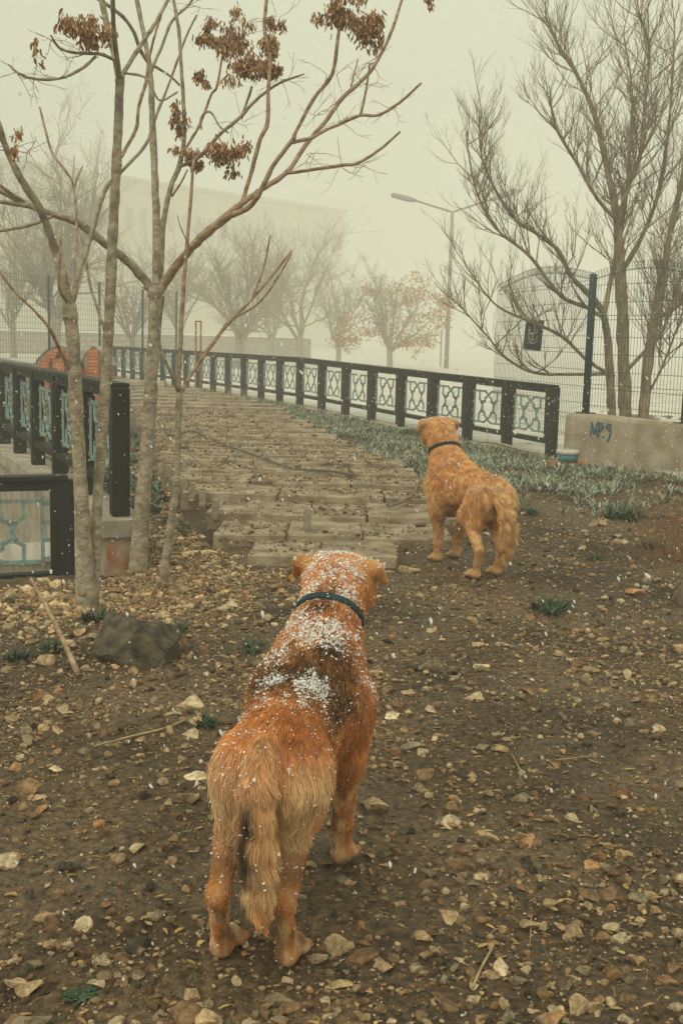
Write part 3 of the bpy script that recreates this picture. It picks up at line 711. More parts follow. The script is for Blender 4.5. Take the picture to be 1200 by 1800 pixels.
# --- big bare tree behind the wire mesh at the right
rd = random.Random(5)
D4 = 15.4; base = at(1095, 742, D4); base.z = .25
t4 = empty('bare_tree', base); tag(t4, 'large many-stemmed bare tree behind the wire mesh fence at the right', 'tree')
STEMS = [
    ([(1098, 760), (1097, 690), (1094, 590), (1090, 480), (1083, 385), (1066, 295, .2), (1042, 195, .3), (1012, 130, .4), (985, 88, .4), (958, 30, .5)], [15, 14, 13, 12, 10, 8, 6, 5, 4, 3]),
    ([(1076, 752, -.15), (1070, 640, -.2), (1062, 560, -.3), (1042, 525, -.4), (1005, 488, -.5), (980, 440, -.6), (948, 414, -.7), (905, 385, -.8), (868, 330, -.9), (845, 270, -.9), (842, 190, -1)], [13, 12, 10, 9, 8, 7, 6, 5, 4, 3, 2]),
    ([(1128, 760, -.1), (1138, 640, -.1), (1150, 560, 0), (1163, 500, .1), (1175, 420, .2), (1195, 330, .3), (1215, 230, .4)], [12, 11, 10, 9, 8, 7, 6]),
    ([(1085, 390), (1103, 330, -.2), (1125, 270, -.3), (1132, 190, -.4), (1140, 90, -.4), (1122, 20, -.5)], [8, 7, 6, 5, 4, 3]),
    ([(1090, 480), (1120, 430, .3), (1150, 360, .5), (1170, 260, .6), (1180, 150, .7), (1185, 60, .7)], [8, 7, 6, 5, 4, 3]),
    ([(1060, 560, -.3), (1075, 480, .1), (1095, 380, .3), (1105, 280, .4), (1110, 160, .5), (1095, 60, .5)], [8, 7, 6, 5, 4, 3]),
    ([(1085, 390, 0), (1050, 350, -.4), (1015, 290, -.6), (975, 220, -.8), (965, 150, -.8)], [6, 5, 4, 3.5, 2]),
    ([(1062, 560, -.3), (1030, 540, -.6), (985, 520, -.8), (930, 450, -1.0), (870, 400, -1.1), (835, 330, -1.2), (818, 235, -1.2)], [6, 5.5, 5, 4.5, 4, 3, 2]),
    ([(1072, 660, -.2), (1030, 632, -.4), (985, 590, -.6), (930, 565, -.9), (870, 535, -1.1), (820, 470, -1.2)], [6, 5, 4.5, 4, 3, 2]),
    ([(1070, 657, -.2), (1010, 658, -.5), (940, 655, -.8), (890, 630, -1.0), (855, 590, -1.1), (810, 540, -1.2)], [5, 4.5, 4, 3.5, 3, 2]),
    ([(1102, 650, 0), (1130, 620, .3), (1160, 590, .5), (1178, 540, .6), (1210, 450, .7)], [6, 6, 5, 5, 4]),
    ([(1150, 560, 0), (1180, 545, -.2), (1215, 520, -.4)], [6, 6, 5]),
    ([(1140, 690, -.1), (1165, 640, -.3), (1195, 560, -.5), (1215, 500, -.5)], [4, 3.5, 3, 3])]
for i, (P, r) in enumerate(STEMS):
    rr = [px_m(x, D4) * (.62 if i in (1, 6, 7, 8, 9) else .82 if i < 3 else .58) * (1 if j < 4 else .8) for j, x in enumerate(r)]
    o, C = tube_px(P, D4, rr, base, M['bark_dark'], 'trunk' if i < 3 else 'branch', t4, 5, 9, .1, 60 + i)
    mb = MB(); n = len(C)
    for j in range(4 if i > 2 else n // 3, n):
        k_ = 2
        if j < n * .3 and rd.random() < .5: continue
        if i in (1, 6, 7, 8, 9) and rd.random() < .38: continue
        for _ in range(k_):
            t = j / n; tang = (C[min(j + 1, n - 1)] - C[j - 1]).normalized()
            dv = (tang * .9 + Vector((rd.gauss(0, .75), rd.gauss(0, .6), abs(rd.gauss(.25, .5))))).normalized()
            grow(mb, C[j] - base, dv, rd.uniform(.5, 1.25) * (1.15 - .3 * t) * (.75 if i in (1, 6, 7, 8, 9) else 1), .0105 * (1.15 - .5 * t), 1, rd, .2, .27, 5, 3, .62, 3)
    tag(mb.build('twigs', M['bark_dark'], o), kind='stuff')

# --- trees fading in the snow haze behind the long railing
def far_tree(px, D, toppy, label, width, seed, n_limbs=7, red=False, stem=.11, kids=5, mt='bark_grey', group=None, forkpy=None):
    rd = random.Random(seed)
    top = at(px, toppy, D); b = Vector((top.x, D, .2)); H = top.z - b.z
    t = empty('bare_tree', b); tag(t, label, 'tree', group)
    fz = H * .22
    tr = [Vector((0, 0, -.1)), Vector((rd.uniform(-.05, .05), 0, fz * .5)), Vector((rd.uniform(-.1, .1), rd.uniform(-.1, .1), fz))]
    MB().tube(catmull(tr, 3), lerp_list([stem * 1.2, stem], 7), 8).build('trunk', M[mt], t, True)
    for i in range(n_limbs):
        a = 2 * math.pi * (i + rd.random() * .6) / n_limbs
        lean = rd.uniform(.35, 1.0) * width / H * 1.1 if i else .1
        d = Vector((math.cos(a) * lean, math.sin(a) * lean, 1))
        mb = MB(); grow(mb, tr[-1] - Vector((0, 0, rd.uniform(0, .3) * fz)), d, H * rd.uniform(.55, .84), stem * .5, 0, rd, .06, .38, kids + 3, 3, .95, 3, .0022)
        mb.build('branch', M[mt], t)
    return t, b, H
far_tree(95, 46, 262, 'round bare tree with a nest in fog behind the brick stacks', 5.2, 21, 11, stem=.20)
far_tree(235, 52, 415, 'small bare tree in fog just right of the brick stacks', 3.0, 31, 7, stem=.13, kids=4)
far_tree(420, 47, 400, 'spreading bare tree in fog behind the middle of the long railing', 5.0, 23, 10, stem=.17)
far_tree(530, 54, 400, 'thin bare tree in fog between the spreading tree and the brown-leaved one', 3.2, 27, 7, stem=.13, kids=4)
far_tree(20, 55, 330, 'bare tree in fog at the left edge beyond the mesh fence', 4.0, 51, 8, stem=.14, kids=4)
far_tree(320, 58, 395, 'bare tree in fog between the sapling and the spreading tree', 4.2, 52, 8, stem=.13, kids=4)
far_tree(480, 62, 430, 'bare tree in deep fog right behind the spreading tree', 4.4, 53, 8, stem=.13, kids=4)
far_tree(598, 60, 455, 'loose bare tree in deep fog just left of the brown-leaved one', 4.0, 54, 8, stem=.12, kids=4)
nb = at(98, 345, 46)
rd = random.Random(3); mb = MB()
for _ in range(70):
    d = Vector((rd.gauss(0, 1), rd.gauss(0, 1), rd.gauss(0, .5))).normalized(); p = Vector((rd.gauss(0, .13), rd.gauss(0, .13), rd.gauss(0, .07)))
    mb.tube([p - d * .12, p + d * .12], .006, 3, False)
o = mb.build('nest', M['bark_dark']); o.location = nb; o.scale = (1.5, 1.5, 1.5); tag(o, 'dark twig nest high in the round bare tree at the far left', 'nest', kind=None)
# brown leaved tree
tb, b_, H_ = far_tree(690, 52, 490, 'low tree still carrying brown leaves in fog left of the lamp post', 3.4, 41, 9, stem=.12, kids=4)
rd = random.Random(8); V = []; F = []; K = []
cl = []
LB = [((-1.5, 0, .50), 1.0), ((-.4, .3, .80), 1.1), ((.9, -.2, .88), .9), ((1.9, .1, .62), .9), ((2.5, 0, .78), .5), ((.3, 0, .45), 1.2), ((-2.0, .2, .32), .6), ((1.2, .3, .35), .8)]
for _ in range(170):
    (lx, ly, lz_), lr = rd.choice(LB)
    d_ = Vector((rd.gauss(0, 1), rd.gauss(0, 1), rd.gauss(0, .6))).normalized() * lr * rd.uniform(.5, 1.05)
    cl.append(Vector((lx, ly, lz_ * H_)) + d_)
for _ in range(4200):
    c = rd.choice(cl) + Vector((rd.gauss(0, .2), rd.gauss(0, .2), rd.gauss(0, .1)))
    ax = Vector((rd.gauss(0, .8), rd.gauss(0, .8), -.7)).normalized(); sd = ax.cross(Vector((rd.gauss(0, 1), rd.gauss(0, 1), rd.gauss(0, 1)))).normalized()
    L = rd.uniform(.09, .17); n0 = len(V)
    V += [tuple(c), tuple(c + ax * L * .5 + sd * L * .25), tuple(c + ax * L), tuple(c + ax * L * .5 - sd * L * .25)]; F.append((n0, n0 + 1, n0 + 2, n0 + 3))
    g_ = rd.uniform(.6, 1.3); K += [(g_, g_ * .95, g_ * .9)] * 4
o = link('leaves', mesh_np('leaves', np.array(V), np.array(F), np.array(K)), tb, M['leaf_dry']); tag(o, kind='stuff')

# ------------------------------------------------------------------ lamp post
D = 56; top = at(794.5, 371, D); lz = .25
lp = empty('street_lamp', (top.x, D, lz)); tag(lp, 'tall grey double-armed street lamp standing in the fog behind the railing', 'street lamp')
T = top - Vector((top.x, D, lz))
MB().tube([Vector((0, 0, 0)), Vector((0, 0, T.z))], [.12, .075], 10).build('pole', M['lamp_grey'], lp, True)
for px, py, hx, hy in ((731, 353, 687, 342), (862, 351, 910, 334)):
    e = at(px, py, D) - Vector((top.x, D, lz)); h_ = at(hx, hy, D) - Vector((top.x, D, lz))
    arm = MB().tube([Vector((0, 0, T.z - .05)), e], .05, 8).build('arm', M['lamp_grey'], lp, True)
    d = (h_ - e).normalized(); mb = MB(); rot = Matrix((d, Vector((0, 1, 0)), d.cross(Vector((0, 1, 0))))).transposed()
    P = []
    mb.tube([e - d * .1, e + d * .12, e + d * .45, h_ - d * .1, h_], [.04, .10, .14, .13, .06], 8)
    mb.v = [(v[0], v[1] * 1.3, v[2]) for v in mb.v]
    mb.build('lamp_head', M['lamp_grey'], arm, True)
# second thin pole in fog behind
q = at(776, 580, 60); o = MB().tube([Vector((q.x, 60, .2)), Vector((q.x, 60, q.z))], .05, 6).build('pole', M['lamp_grey']); tag(o, 'thin bare pole far in the fog just left of the street lamp', 'pole')

# ------------------------------------------------------------------ large building in the fog
Bc = at(604, 374, 165); Bl = at(238, 321, 138); RZ = Bc.z
bd = Vector((Bl.x - Bc.x, 138 - 165, 0)); bd.normalize(); bnrm = Vector((bd.y, -bd.x, 0))
if bnrm.y > 0: bnrm = -bnrm
bld = empty('building', (Bc.x, 165, 0)); tag(bld, 'huge flat-roofed building almost lost in the fog behind the left trees', 'building')
bang = math.atan2(bd.y, bd.x); brot = Matrix.Rotation(bang, 3, 'Z'); BL = 90
ctr = bd * BL / 2 - bnrm * 15
MB().box((ctr.x, ctr.y, RZ / 2), (BL, 30, RZ), brot).build('wall', M['building'], bld)
c2 = bd * BL / 2 - bnrm * 15
MB().box((c2.x, c2.y, RZ + .2), (BL + .6, 30.6, .4), brot).build('parapet', M['building'], bld)
MB().box((c2.x, c2.y, RZ + .47), (BL + .7, 30.7, .14), brot).build('roof_snow', M['snow'], bld)
wme = MB().box((0, 0, 0), (.85, .12, 2.3)).mesh('window'); wme.materials.append(M['glass'])
for row, z in enumerate((RZ - 4.2,)):
    for i in range(30):
        q = bd * (1.6 + i * 2.1) + bnrm * .05; o = link('window', wme, bld); o.location = (q.x, q.y, z); o.rotation_euler = (0, 0, bang)
# low pale wall with snow behind the railing
lw = empty('low_wall', (-18, 66, 0)); tag(lw, 'long low pale wall with a snowy top far in the fog behind the railing', 'wall')
MB().box((-6, 0, .9), (44, .4, 1.3)).build('wall_body', M['concrete'], lw); MB().box((-6, 0, 1.60), (44.2, .5, .09)).build('snow_cap', M['snow'], lw)

# ------------------------------------------------------------------ brick stacks and left mesh fence
bsrc = rough_box('brick', -.10, .10, -.05, .05, -.025, .025, amp=.004, seed=3, nx=3, nyy=2); bsrc.materials.append(M['brick'])
for si, (pxa, pxb, label) in enumerate(((64, 122, 'left of two stacks of orange bricks behind the parapet railing'), (144, 184, 'right of two stacks of orange bricks behind the parapet railing'))):
    D = 20.0; A = at(pxa, 650, D); Bq = at(pxb + (22 if si == 0 else 0), 650, D); Wd = Bq.x - A.x
    st = empty('brick_stack', (A.x, D, .22)); tag(st, label, 'brick stack', 'stacks of orange bricks')
    nrow = 17; rdn = random.Random(si)
    for r_ in range(nrow):
        z = .03 + r_ * .057; inset = max(0, r_ - 12) * .055 if si == 0 else max(0, r_ - 14) * .05
        w_ = Wd - inset * 2; nb_ = max(1, int(w_ / .212))
        for c in range(nb_):
            o = link('brick', bsrc, st); o.location = (inset + (c + .5) * w_ / nb_ + (r_ % 2) * .0, rdn.uniform(-.008, .008), z); o.rotation_euler = (0, 0, rdn.uniform(-.02, .02))
    MB().box((Wd / 2, .45, .36), (Wd - .02, .76, .70)).build('stack_core', M['brick'], st)
    mb = MB(); P = [(-.03, .68), (.0, .76), (Wd * .22, .93), (Wd * .5, 1.02), (Wd * .8, .93), (Wd, .74), (Wd + .03, .68)]
    for (x0, z0), (x1, z1) in zip(P[:-1], P[1:]): mb.face([(x0, .03, z0 + .02), (x1, .03, z1 + .02), (x1, .92, z1 + .02), (x0, .92, z0 + .02)]); mb.face([(x0, .06, .66), (x1, .06, .66), (x1, .06, z1 + .02), (x0, .06, z0 + .02)])
    mb.build('cover', M['tarp'], st)
mf2 = empty('mesh_fence', (-9, 24, .2)); tag(mf2, 'thin wire mesh fence in fog behind the brick stacks at the far left', 'fence')
A = at(-30, 600, 24); Bq = at(310, 600, 34); zt = at(0, 470, 24).z
mb = MB(); L = 90
for i in range(L + 1):
    p = Vector((A.x, 24, 0)).lerp(Vector((Bq.x, 34, 0)), i / L) - Vector((-9, 24, .2))
    mb.tube([p + Vector((0, 0, .2)), p + Vector((0, 0, zt))], .0035, 3, False)
for z in np.arange(.25, zt, .13):
    a_ = Vector((A.x + 9, .02, z - .2)); b_2 = Vector((Bq.x + 9, 10.02, z - .2)); mb.tube([a_, b_2], .0035, 3, False)
mb.build('wire_panel', M['wire'], mf2)
for t_ in (0.02, .27, .52, .77, 1):
    p = Vector((A.x, 24, 0)).lerp(Vector((Bq.x, 34, 0)), t_) - Vector((-9, 24, .2)); MB().tube([p, p + Vector((0, 0, zt))], .03, 8).build('fence_post', M['green_metal'], mf2)
# rusty frame behind the steps
rf = at(348, 690, 25.6); o = empty('rusty_frame', (rf.x, 25.6, .25)); tag(o, 'narrow rusty metal frame of two uprights at the head of the steps by the railing', 'metal frame')
ht = at(348, 566, 25.6).z - .25
for dx in (-.055, .055): MB().box((dx, 0, ht / 2), (.035, .035, ht)).build('upright', M['rust'], o)
MB().box((0, 0, ht + .012), (.15, .04, .03)).build('crossbar', M['rust'], o)
# hose across the slabs
P = [(278, 742), (300, 765), (335, 757), (372, 770), (395, 782), (440, 797), (480, 812), (520, 824), (580, 828), (625, 835)]
W = []
for px, py in P:
    z = .3
    for _ in range(6):
        d = ray(px, py); t = (z - CAM_H) / d.z; z = SZ(d.y * t) + .018
    W.append(Vector((d.x * t, d.y * t, z)))
o = MB().tube(catmull(W, 4), .011, 6).build('hose', M['hose'], None, True); tag(o, 'dark hose lying diagonally across the stone steps', 'hose')
P = [(682, 890), (705, 882), (725, 868), (735, 848), (742, 838)]; W = []
for px, py in P:
    z = .2
    for _ in range(6):
        d = ray(px, py); t = (z - CAM_H) / d.z; z = SZ(d.y * t) + .012
    W.append(Vector((d.x * t, d.y * t, z)))
o = MB().tube(catmull(W, 4), .013, 6).build('stick', M['bark_dark'], None, True); tag(o, 'dark curved stick on the lower steps just left of the farther dog', 'stick')

# ------------------------------------------------------------------ stones
def stone_shape(base, r, planes=9, flat=None):
    V = base.copy()
    for _ in range(planes):
        n = r.normal(size=3); n /= np.linalg.norm(n); d = r.uniform(.34, .74)
        s = V @ n - d; V = V - np.outer(np.clip(s, 0, None), n)
    V = V * (1 + (vnoise(V, 2.3, int(r.integers(999)))[:, None] - .5) * .25)
    V = V / np.abs(V).max()
    f = r.uniform(.40, .72) if flat is None else flat
    return V * np.array([1, r.uniform(.6, .9), f])
def rot_mats(a, tx, ty):
    ca, sa = np.cos(a), np.sin(a); Z = np.zeros_like(a); O = np.ones_like(a)
    Rz = np.stack([np.stack([ca, -sa, Z], -1), np.stack([sa, ca, Z], -1), np.stack([Z, Z, O], -1)], 1)
    cx, sx = np.cos(tx), np.sin(tx)
    Rx = np.stack([np.stack([O, Z, Z], -1), np.stack([Z, cx, -sx], -1), np.stack([Z, sx, cx], -1)], 1)
    return Rz @ Rx
def on_steps(x, y):
    xl = np.interp(y, [7.3, 7.95, 8.75, 9.6, 11.5, 25], [-.58, -.88, -1.08, -1.36, -1.85, -4.85]); xr = np.interp(y, [7.3, 7.95, 8.75, 9.6, 10.6, 12, 13.2, 15.3, 20, 25], [.42, .78, .95, .95, .85, .55, .25, -.35, -1.2, -3.2])
    return (y > 7.25) & (x > xl - .03) & (x < xr)
def left_of_par(x, y):
    s = (x - PA.x) * pnor.x + (y - PA.y) * pnor.y; t = (x - PA.x) * pdir.x + (y - PA.y) * pdir.y
    return (s > -.24) & (t > -.2)
def scatter(n, ymin, ymax, dens=None):
    """points over the ground in the wedge the view takes in, with a margin to the sides"""
    y = np.sqrt(rng.uniform(ymin ** 2, ymax ** 2, n)); x = rng.uniform(-1, 1, n) * (.36 * y + .55)
    ok = ~on_steps(x, y) & ~left_of_par(x, y)
    P = np.stack([x, y, 0 * x], -1)
    d = .42 + .58 * sstep(.40, .60, fbm(P, 1.3, 3, 51))
    gravel = sstep(.3, -.9, x) * sstep(4.2, 6.5, y)          # loose rubble bank left of the steps
    d = np.maximum(d, gravel)
    d = d * (1 - .55 * sstep(.35, .8, x) * sstep(4.5, 6.2, y) * (1 - gravel))
    if dens is not None: d = d * dens(x, y)
    ok &= rng.uniform(0, 1, n) < d
    return x[ok], y[ok], gravel[ok]
PAL = np.array(list(STONE_KINDS.values())); PW = np.array([.18, .30, .16, .23, .06, .07])
def stone_stuff(name, x, y, s, base, nvar, sink, zfun=gz, flat=None, paler=0):
    n = len(x); var = [stone_shape(base[0], rng, 8, flat) for _ in range(nvar)]
    which = rng.integers(0, nvar, n); S = np.stack(var)[which]
    RM = rot_mats(rng.uniform(0, 6.28, n), rng.normal(0, .22, n), None)
    V = np.einsum('nij,nvj->nvi', RM, S * s[:, None, None])
    z = zfun(x, y) + s * sink
    V = V + np.stack([x, y, z], -1)[:, None, :]
    nv = base[0].shape[0]; F = (base[1][None] + (np.arange(n) * nv)[:, None, None]).reshape(-1, 3)
    c = PAL[rng.choice(len(PAL), n, p=PW / PW.sum())] * rng.uniform(.45, 1.1, (n, 1))
    c = c * (1 + .45 * np.reshape(paler, (-1, 1))); C = np.repeat(c, nv, 0)
    o = link(name, mesh_np(name, V.reshape(-1, 3), F, C), None, M['rock']); return o
# all pebbles first as numbers; the 300 that show largest become objects of their own
x, y, gv = scatter(60000, 1.75, 13.5)
xb, yb, gb = scatter(3500, 1.75, 5.2)
x = np.concatenate([x, xb]); y = np.concatenate([y, yb]); gv = np.concatenate([gv, gb])
s = np.exp(rng.normal(math.log(.0112), .60, len(x))); s = np.clip(s, .006, .048) * (1 + .35 * gv)
app = s / y; order = np.argsort(-app)
dogs_feet = [(-.28, 2.5), (-.12, 2.5), (.02, 3.03), (-.14, 3.0)]
keep = np.ones(len(x), bool)
for fx, fy in dogs_feet: keep &= np.hypot(x - fx, y - fy) > .05 + s
order = np.array([i for i in order if keep[i]])
big, rest = order[:300], order[300:]
rn, rf_ = rest[y[rest] < 4.3], rest[y[rest] >= 4.3]
o = stone_stuff('pebbles', x[rn], y[rn], s[rn], I2, 16, .16); tag(o, 'countless small stones strewn over the near dirt', 'pebbles', kind='stuff')
o = stone_stuff('pebbles', x[rf_], y[rf_], s[rf_], I1, 20, .16, paler=gv[rf_]); tag(o, 'countless small stones strewn over the farther dirt and the rubble bank', 'pebbles', kind='stuff')
xg, yg, gg = scatter(115000, 1.7, 9.5)
sg_ = np.exp(rng.normal(math.log(.0052), .35, len(xg))) * (1 + .4 * gg)
o = stone_stuff('grit', xg, yg, sg_, I1, 8, .2, paler=gg); tag(o, 'fine grit and crumbs of stone over the dirt', 'grit', kind='stuff')
# crumbs on the slabs
n = 42000; yy = np.sqrt(rng.uniform(7.3 ** 2, 19 ** 2, n)); xx = rng.uniform(-4.6, 1.0, n); ok = on_steps(xx, yy); xx, yy = xx[ok], yy[ok]
SDa = np.array(SD)
def step_z(x, y):
    k = np.clip(np.searchsorted(SDa, y, 'right') - 1, 0, len(SDa) - 2); y0 = SDa[k]
    return np.interp(y0, [7.3, 7.95, 8.7, 9.6, 12, 16, 26], [.060, .083, .112, .14, .195, .255, .34]) - .028 * (y - y0)
o = stone_stuff('rubble', xx, yy, np.exp(rng.normal(math.log(.0085), .55, len(xx))), I1, 8, .2, step_z); tag(o, 'crumbled stone lying on the treads of the stepped path', 'rubble', kind='stuff')
var = []
for i in range(16):
    V = stone_shape(I3[0], rng, 11)
    var.append((V, I3[1]))
kinds = list(STONE_KINDS); KL = {
    'pale': 'small pale limestone chip on the trampled dirt', 'tan': 'small tan stone on the trampled dirt', 'grey': 'small grey stone on the trampled dirt',
    'brown': 'small brown stone on the trampled dirt', 'rusty': 'small rusty orange stone on the trampled dirt', 'dark': 'small blackish stone on the trampled dirt'}
smesh = {}
def stone_mesh(kind, v):
    if (kind, v) not in smesh:
        me = mesh_np('stone', var[v][0], var[v][1]); me.materials.append(M['stone_' + kind]); smesh[kind, v] = me
    return smesh[kind, v]
kk = rng.choice(len(kinds), 300, p=PW / PW.sum()); small = []
for j, i in enumerate(big):
    kd = kinds[kk[j]]; o = link('stone', stone_mesh(kd, int(rng.integers(16))))
    o.location = (x[i], y[i], gz1(x[i], y[i]) + s[i] * .02); o.scale = (s[i],) * 3; o.rotation_euler = (rng.normal(0, .15), rng.normal(0, .15), rng.uniform(0, 6.28))
    tag(o, KL[kd], 'stone', kd + ' stones on the dirt'); small.append((o, kd, s[i]))
# stones one can point to: centre px, width px, kind, label
NAMED = [
    (335, 1236, 62, 'pale', 'large flat pale stone lying left of the nearer dog'), (183, 1690, 44, 'pale', 'sharp upright pale stone left of the nearer dog\'s hind paws'),
    (600, 1727, 56, 'tan', 'elongated tan stone right of the nearer dog\'s hind paws'), (500, 1772, 62, 'brown', 'flat brown stone below the nearer dog\'s right hind paw'),
    (660, 1412, 60, 'tan', 'long flat tan stone just right of the front paw of the nearer dog'), (845, 1170, 32, 'pale', 'pale angular stone in the middle of the path below the farther dog'),
    (858, 1468, 48, 'tan', 'rounded tan stone right of the middle of the path'), (1110, 1033, 46, 'rusty', 'flat reddish stone near the old stump at the right edge'),
    (1170, 1720, 42, 'rusty', 'orange stone near the lower right corner'), (1188, 1765, 44, 'pale', 'pale block of stone in the lower right corner'),
    (905, 1722, 44, 'grey', 'lumpy grey stone low in the right half of the path'), (1025, 1765, 54, 'tan', 'tan stone atop the pebble heap at the bottom right'),
    (50, 1385, 70, 'brown', 'broad half-buried brown stone at the left edge'), (120, 1520, 52, 'dark', 'dark knobbly clod left of the dogs near the left edge'),
    (65, 1222, 42, 'rusty', 'pinkish stone at the left below the dark boulder'), (82, 1162, 46, 'tan', 'tan stone beside the leaning stick at the left'),
    (405, 1063, 34, 'pale', 'white-edged stone between the sapling and the nearer dog\'s head'), (760, 1170, 68, 'grey', 'flat grey-green stone in the path right of the nearer dog\'s shoulder'),
    (725, 1308, 66, 'grey', 'long half-buried grey stone right of the nearer dog\'s flank'), (1048, 918, 46, 'tan', 'rounded tan stone between the weeds right of the farther dog'),
    (905, 930, 30, 'tan', 'tan stone just right of the farther dog\'s tail'), (720, 1000, 40, 'tan', 'lumpy stone between the two dogs'), (270, 1250, 40, 'brown', 'brown stone left of the large flat pale stone'),
    (925, 1622, 48, 'tan', 'knobbly tan stone in the right half of the path'), (740, 1640, 48, 'tan', 'flat tan stone right of the nearer dog'), (80, 1606, 52, 'tan', 'tan stone with a flat top near the left edge'),
    (25, 1725, 50, 'tan', 'slanting tan stone in the lower left corner'), (600, 1660, 70, 'tan', 'broad sunken tan stone just right of the nearer dog\'s hind paw'), (125, 1060, 44, 'rusty', 'reddish stone at the foot of the double-stemmed tree')]
for j, (px, py, wpx, kd, lab) in enumerate(NAMED):
    p = onground(px, py + wpx * .12); r_ = wpx * .5 * (p - Vector((0, 0, CAM_H))).length / FPX
    o = link('stone', stone_mesh(kd, j % 16)); o.location = (p.x, p.y, p.z + r_ * .14); o.scale = (r_, r_ * (.95 if j % 3 else .75), r_ * (1.5 if 'upright' in lab else .95)); o.rotation_euler = (0, 0, rng.uniform(-.5, .5))
    tag(o, lab, 'stone', 'larger stones on the dirt')
# boulder
p = onground(238, 1172)
V = I3[0] / (np.abs(I3[0]) ** 4).sum(1)[:, None] ** .25; r12 = np.random.default_rng(12)
for n_, d_ in (((.55, -.2, .8), .62), ((-.7, -.5, .55), .70), ((-.1, -.95, .25), .66), ((.9, -.3, .1), .72), ((.1, .3, .95), .66), ((-.3, -.6, -.7), .75)):
    n_ = np.array(n_) / np.linalg.norm(n_); V = V - np.outer(np.clip(V @ n_ - d_, 0, None), n_)
V = V + ((np.stack([vnoise(V, 3, 1), vnoise(V, 3, 2), vnoise(V, 3, 3)], -1) - .5) * .16) + ((np.stack([vnoise(V, 9, 4), vnoise(V, 9, 5), vnoise(V, 9, 6)], -1) - .5) * .05)
o = link('boulder', mesh_np('boulder', V, I3[1]), None, M['boulder']); o.scale = (.195, .17, .165); o.location = (p.x + .01, p.y + .1, p.z + .07); o.rotation_euler = (.10, .16, .22)
tag(o, 'large dark angular boulder lying left of the nearer dog', 'boulder')

# say where each small stone lies, by the nearest thing one can find
LM = [((335, 1236), 'the large flat pale stone'), ((183, 1690), 'the sharp upright pale stone'), ((390, 1685), "the nearer dog's left hind paw"), ((508, 1685), "the nearer dog's right hind paw"), ((612, 1518), "the nearer dog's front paw"),
      ((600, 1727), 'the elongated tan stone by the paws'), ((500, 1772), 'the flat brown stone below the paws'), ((845, 1170), 'the pale angular stone in mid path'), ((858, 1468), 'the rounded tan stone in the path'), ((1170, 1720), 'the orange stone in the corner'),
      ((905, 1722), 'the lumpy grey stone'), ((1025, 1765), 'the tan stone at the bottom edge'), ((50, 1385), 'the broad half-buried brown stone'), ((120, 1520), 'the dark knobbly clod'), ((65, 1222), 'the pinkish stone below the boulder'), ((240, 1170), 'the dark boulder'),
      ((760, 1170), 'the flat grey-green stone'), ((725, 1308), 'the long half-buried grey stone'), ((925, 1622), 'the knobbly tan stone'), ((740, 1640), 'the flat tan stone beside the dog'), ((80, 1606), 'the flat-topped tan stone'), ((25, 1725), 'the slanting tan stone'),
      ((968, 1072), 'the large green tuft'), ((847, 1700), 'the short pale stick'), ((905, 1352), 'the thin curved straw'), ((1012, 1336), 'the thin straight straw'), ((660, 1412), 'the long flat tan stone'), ((250, 1292), 'the long straw-coloured stick'), ((1000, 1500), 'the open dirt at the right')]
LM = [(onground(*q), t) for q, t in LM if 'open dirt' not in t]
from collections import Counter
made = []
for o, kd, sz in small:
    best = min(LM, key=lambda L: (L[0].xy - o.location.xy).length); dv = o.location.xy - best[0].xy; dist = dv.length
    dr = ('right of' if dv.x > 0 else 'left of') if abs(dv.x) > abs(dv.y) else ('behind' if dv.y > 0 else 'in front of')
    hw = 'right beside and ' if dist < .1 else ('' if dist < .25 else ('some way ' if dist < .5 else 'far '))
    big_ = 'bigger' if sz > .030 else ('middling' if sz > .022 else 'small')
    o['label'] = f"{big_} {dict(pale='pale limestone', tan='tan', grey='grey', brown='brown', rusty='rusty orange', dark='blackish')[kd]} stone {hw}{dr} {best[1]}"
# ------------------------------------------------------------------ weeds
def leaf(V, F, K, c, ax, L, wd, bend, col):
    sd = ax.cross(Vector((0, 0, 1))); sd = sd.normalized() if sd.length > 1e-3 else Vector((1, 0, 0))
    n0 = len(V); p = Vector(c); d = ax.normalized()
    for i, w_ in enumerate((.5, 1.0, .75, .05)):
        for s_ in (-1, 1): V.append(tuple(p + sd * wd * w_ * s_ * .5))
        p = p + d * L / 3; d = (d + Vector((0, 0, -bend))).normalized()
    for q in (0, 2, 4): F.append((n0 + q, n0 + q + 1, n0 + q + 3, n0 + q + 2))
    K += [col] * 8
def rosette(V, F, K, c, n, L, wd, rd, col, upr=.8):
    for i in range(n):
        a = rd.uniform(0, 6.283); e = rd.uniform(.25, 1.0) * upr + .15
        g_ = rd.uniform(.65, 1.3)
        leaf(V, F, K, Vector(c) + Vector((rd.gauss(0, .01), rd.gauss(0, .01), 0)), Vector((math.cos(a), math.sin(a), e * 1.4)), L * rd.uniform(.6, 1.2), wd * rd.uniform(.7, 1.2), rd.uniform(.15, .5), (col[0] * g_, col[1] * g_, col[2] * g_))
def inside(poly, x, y):
    r_ = False; j = len(poly) - 1
    for i in range(len(poly)):
        if (poly[i][1] > y) != (poly[j][1] > y) and x < (poly[j][0] - poly[i][0]) * (y - poly[i][1]) / (poly[j][1] - poly[i][1]) + poly[i][0]: r_ = not r_
        j = i
    return r_
rd = random.Random(17)
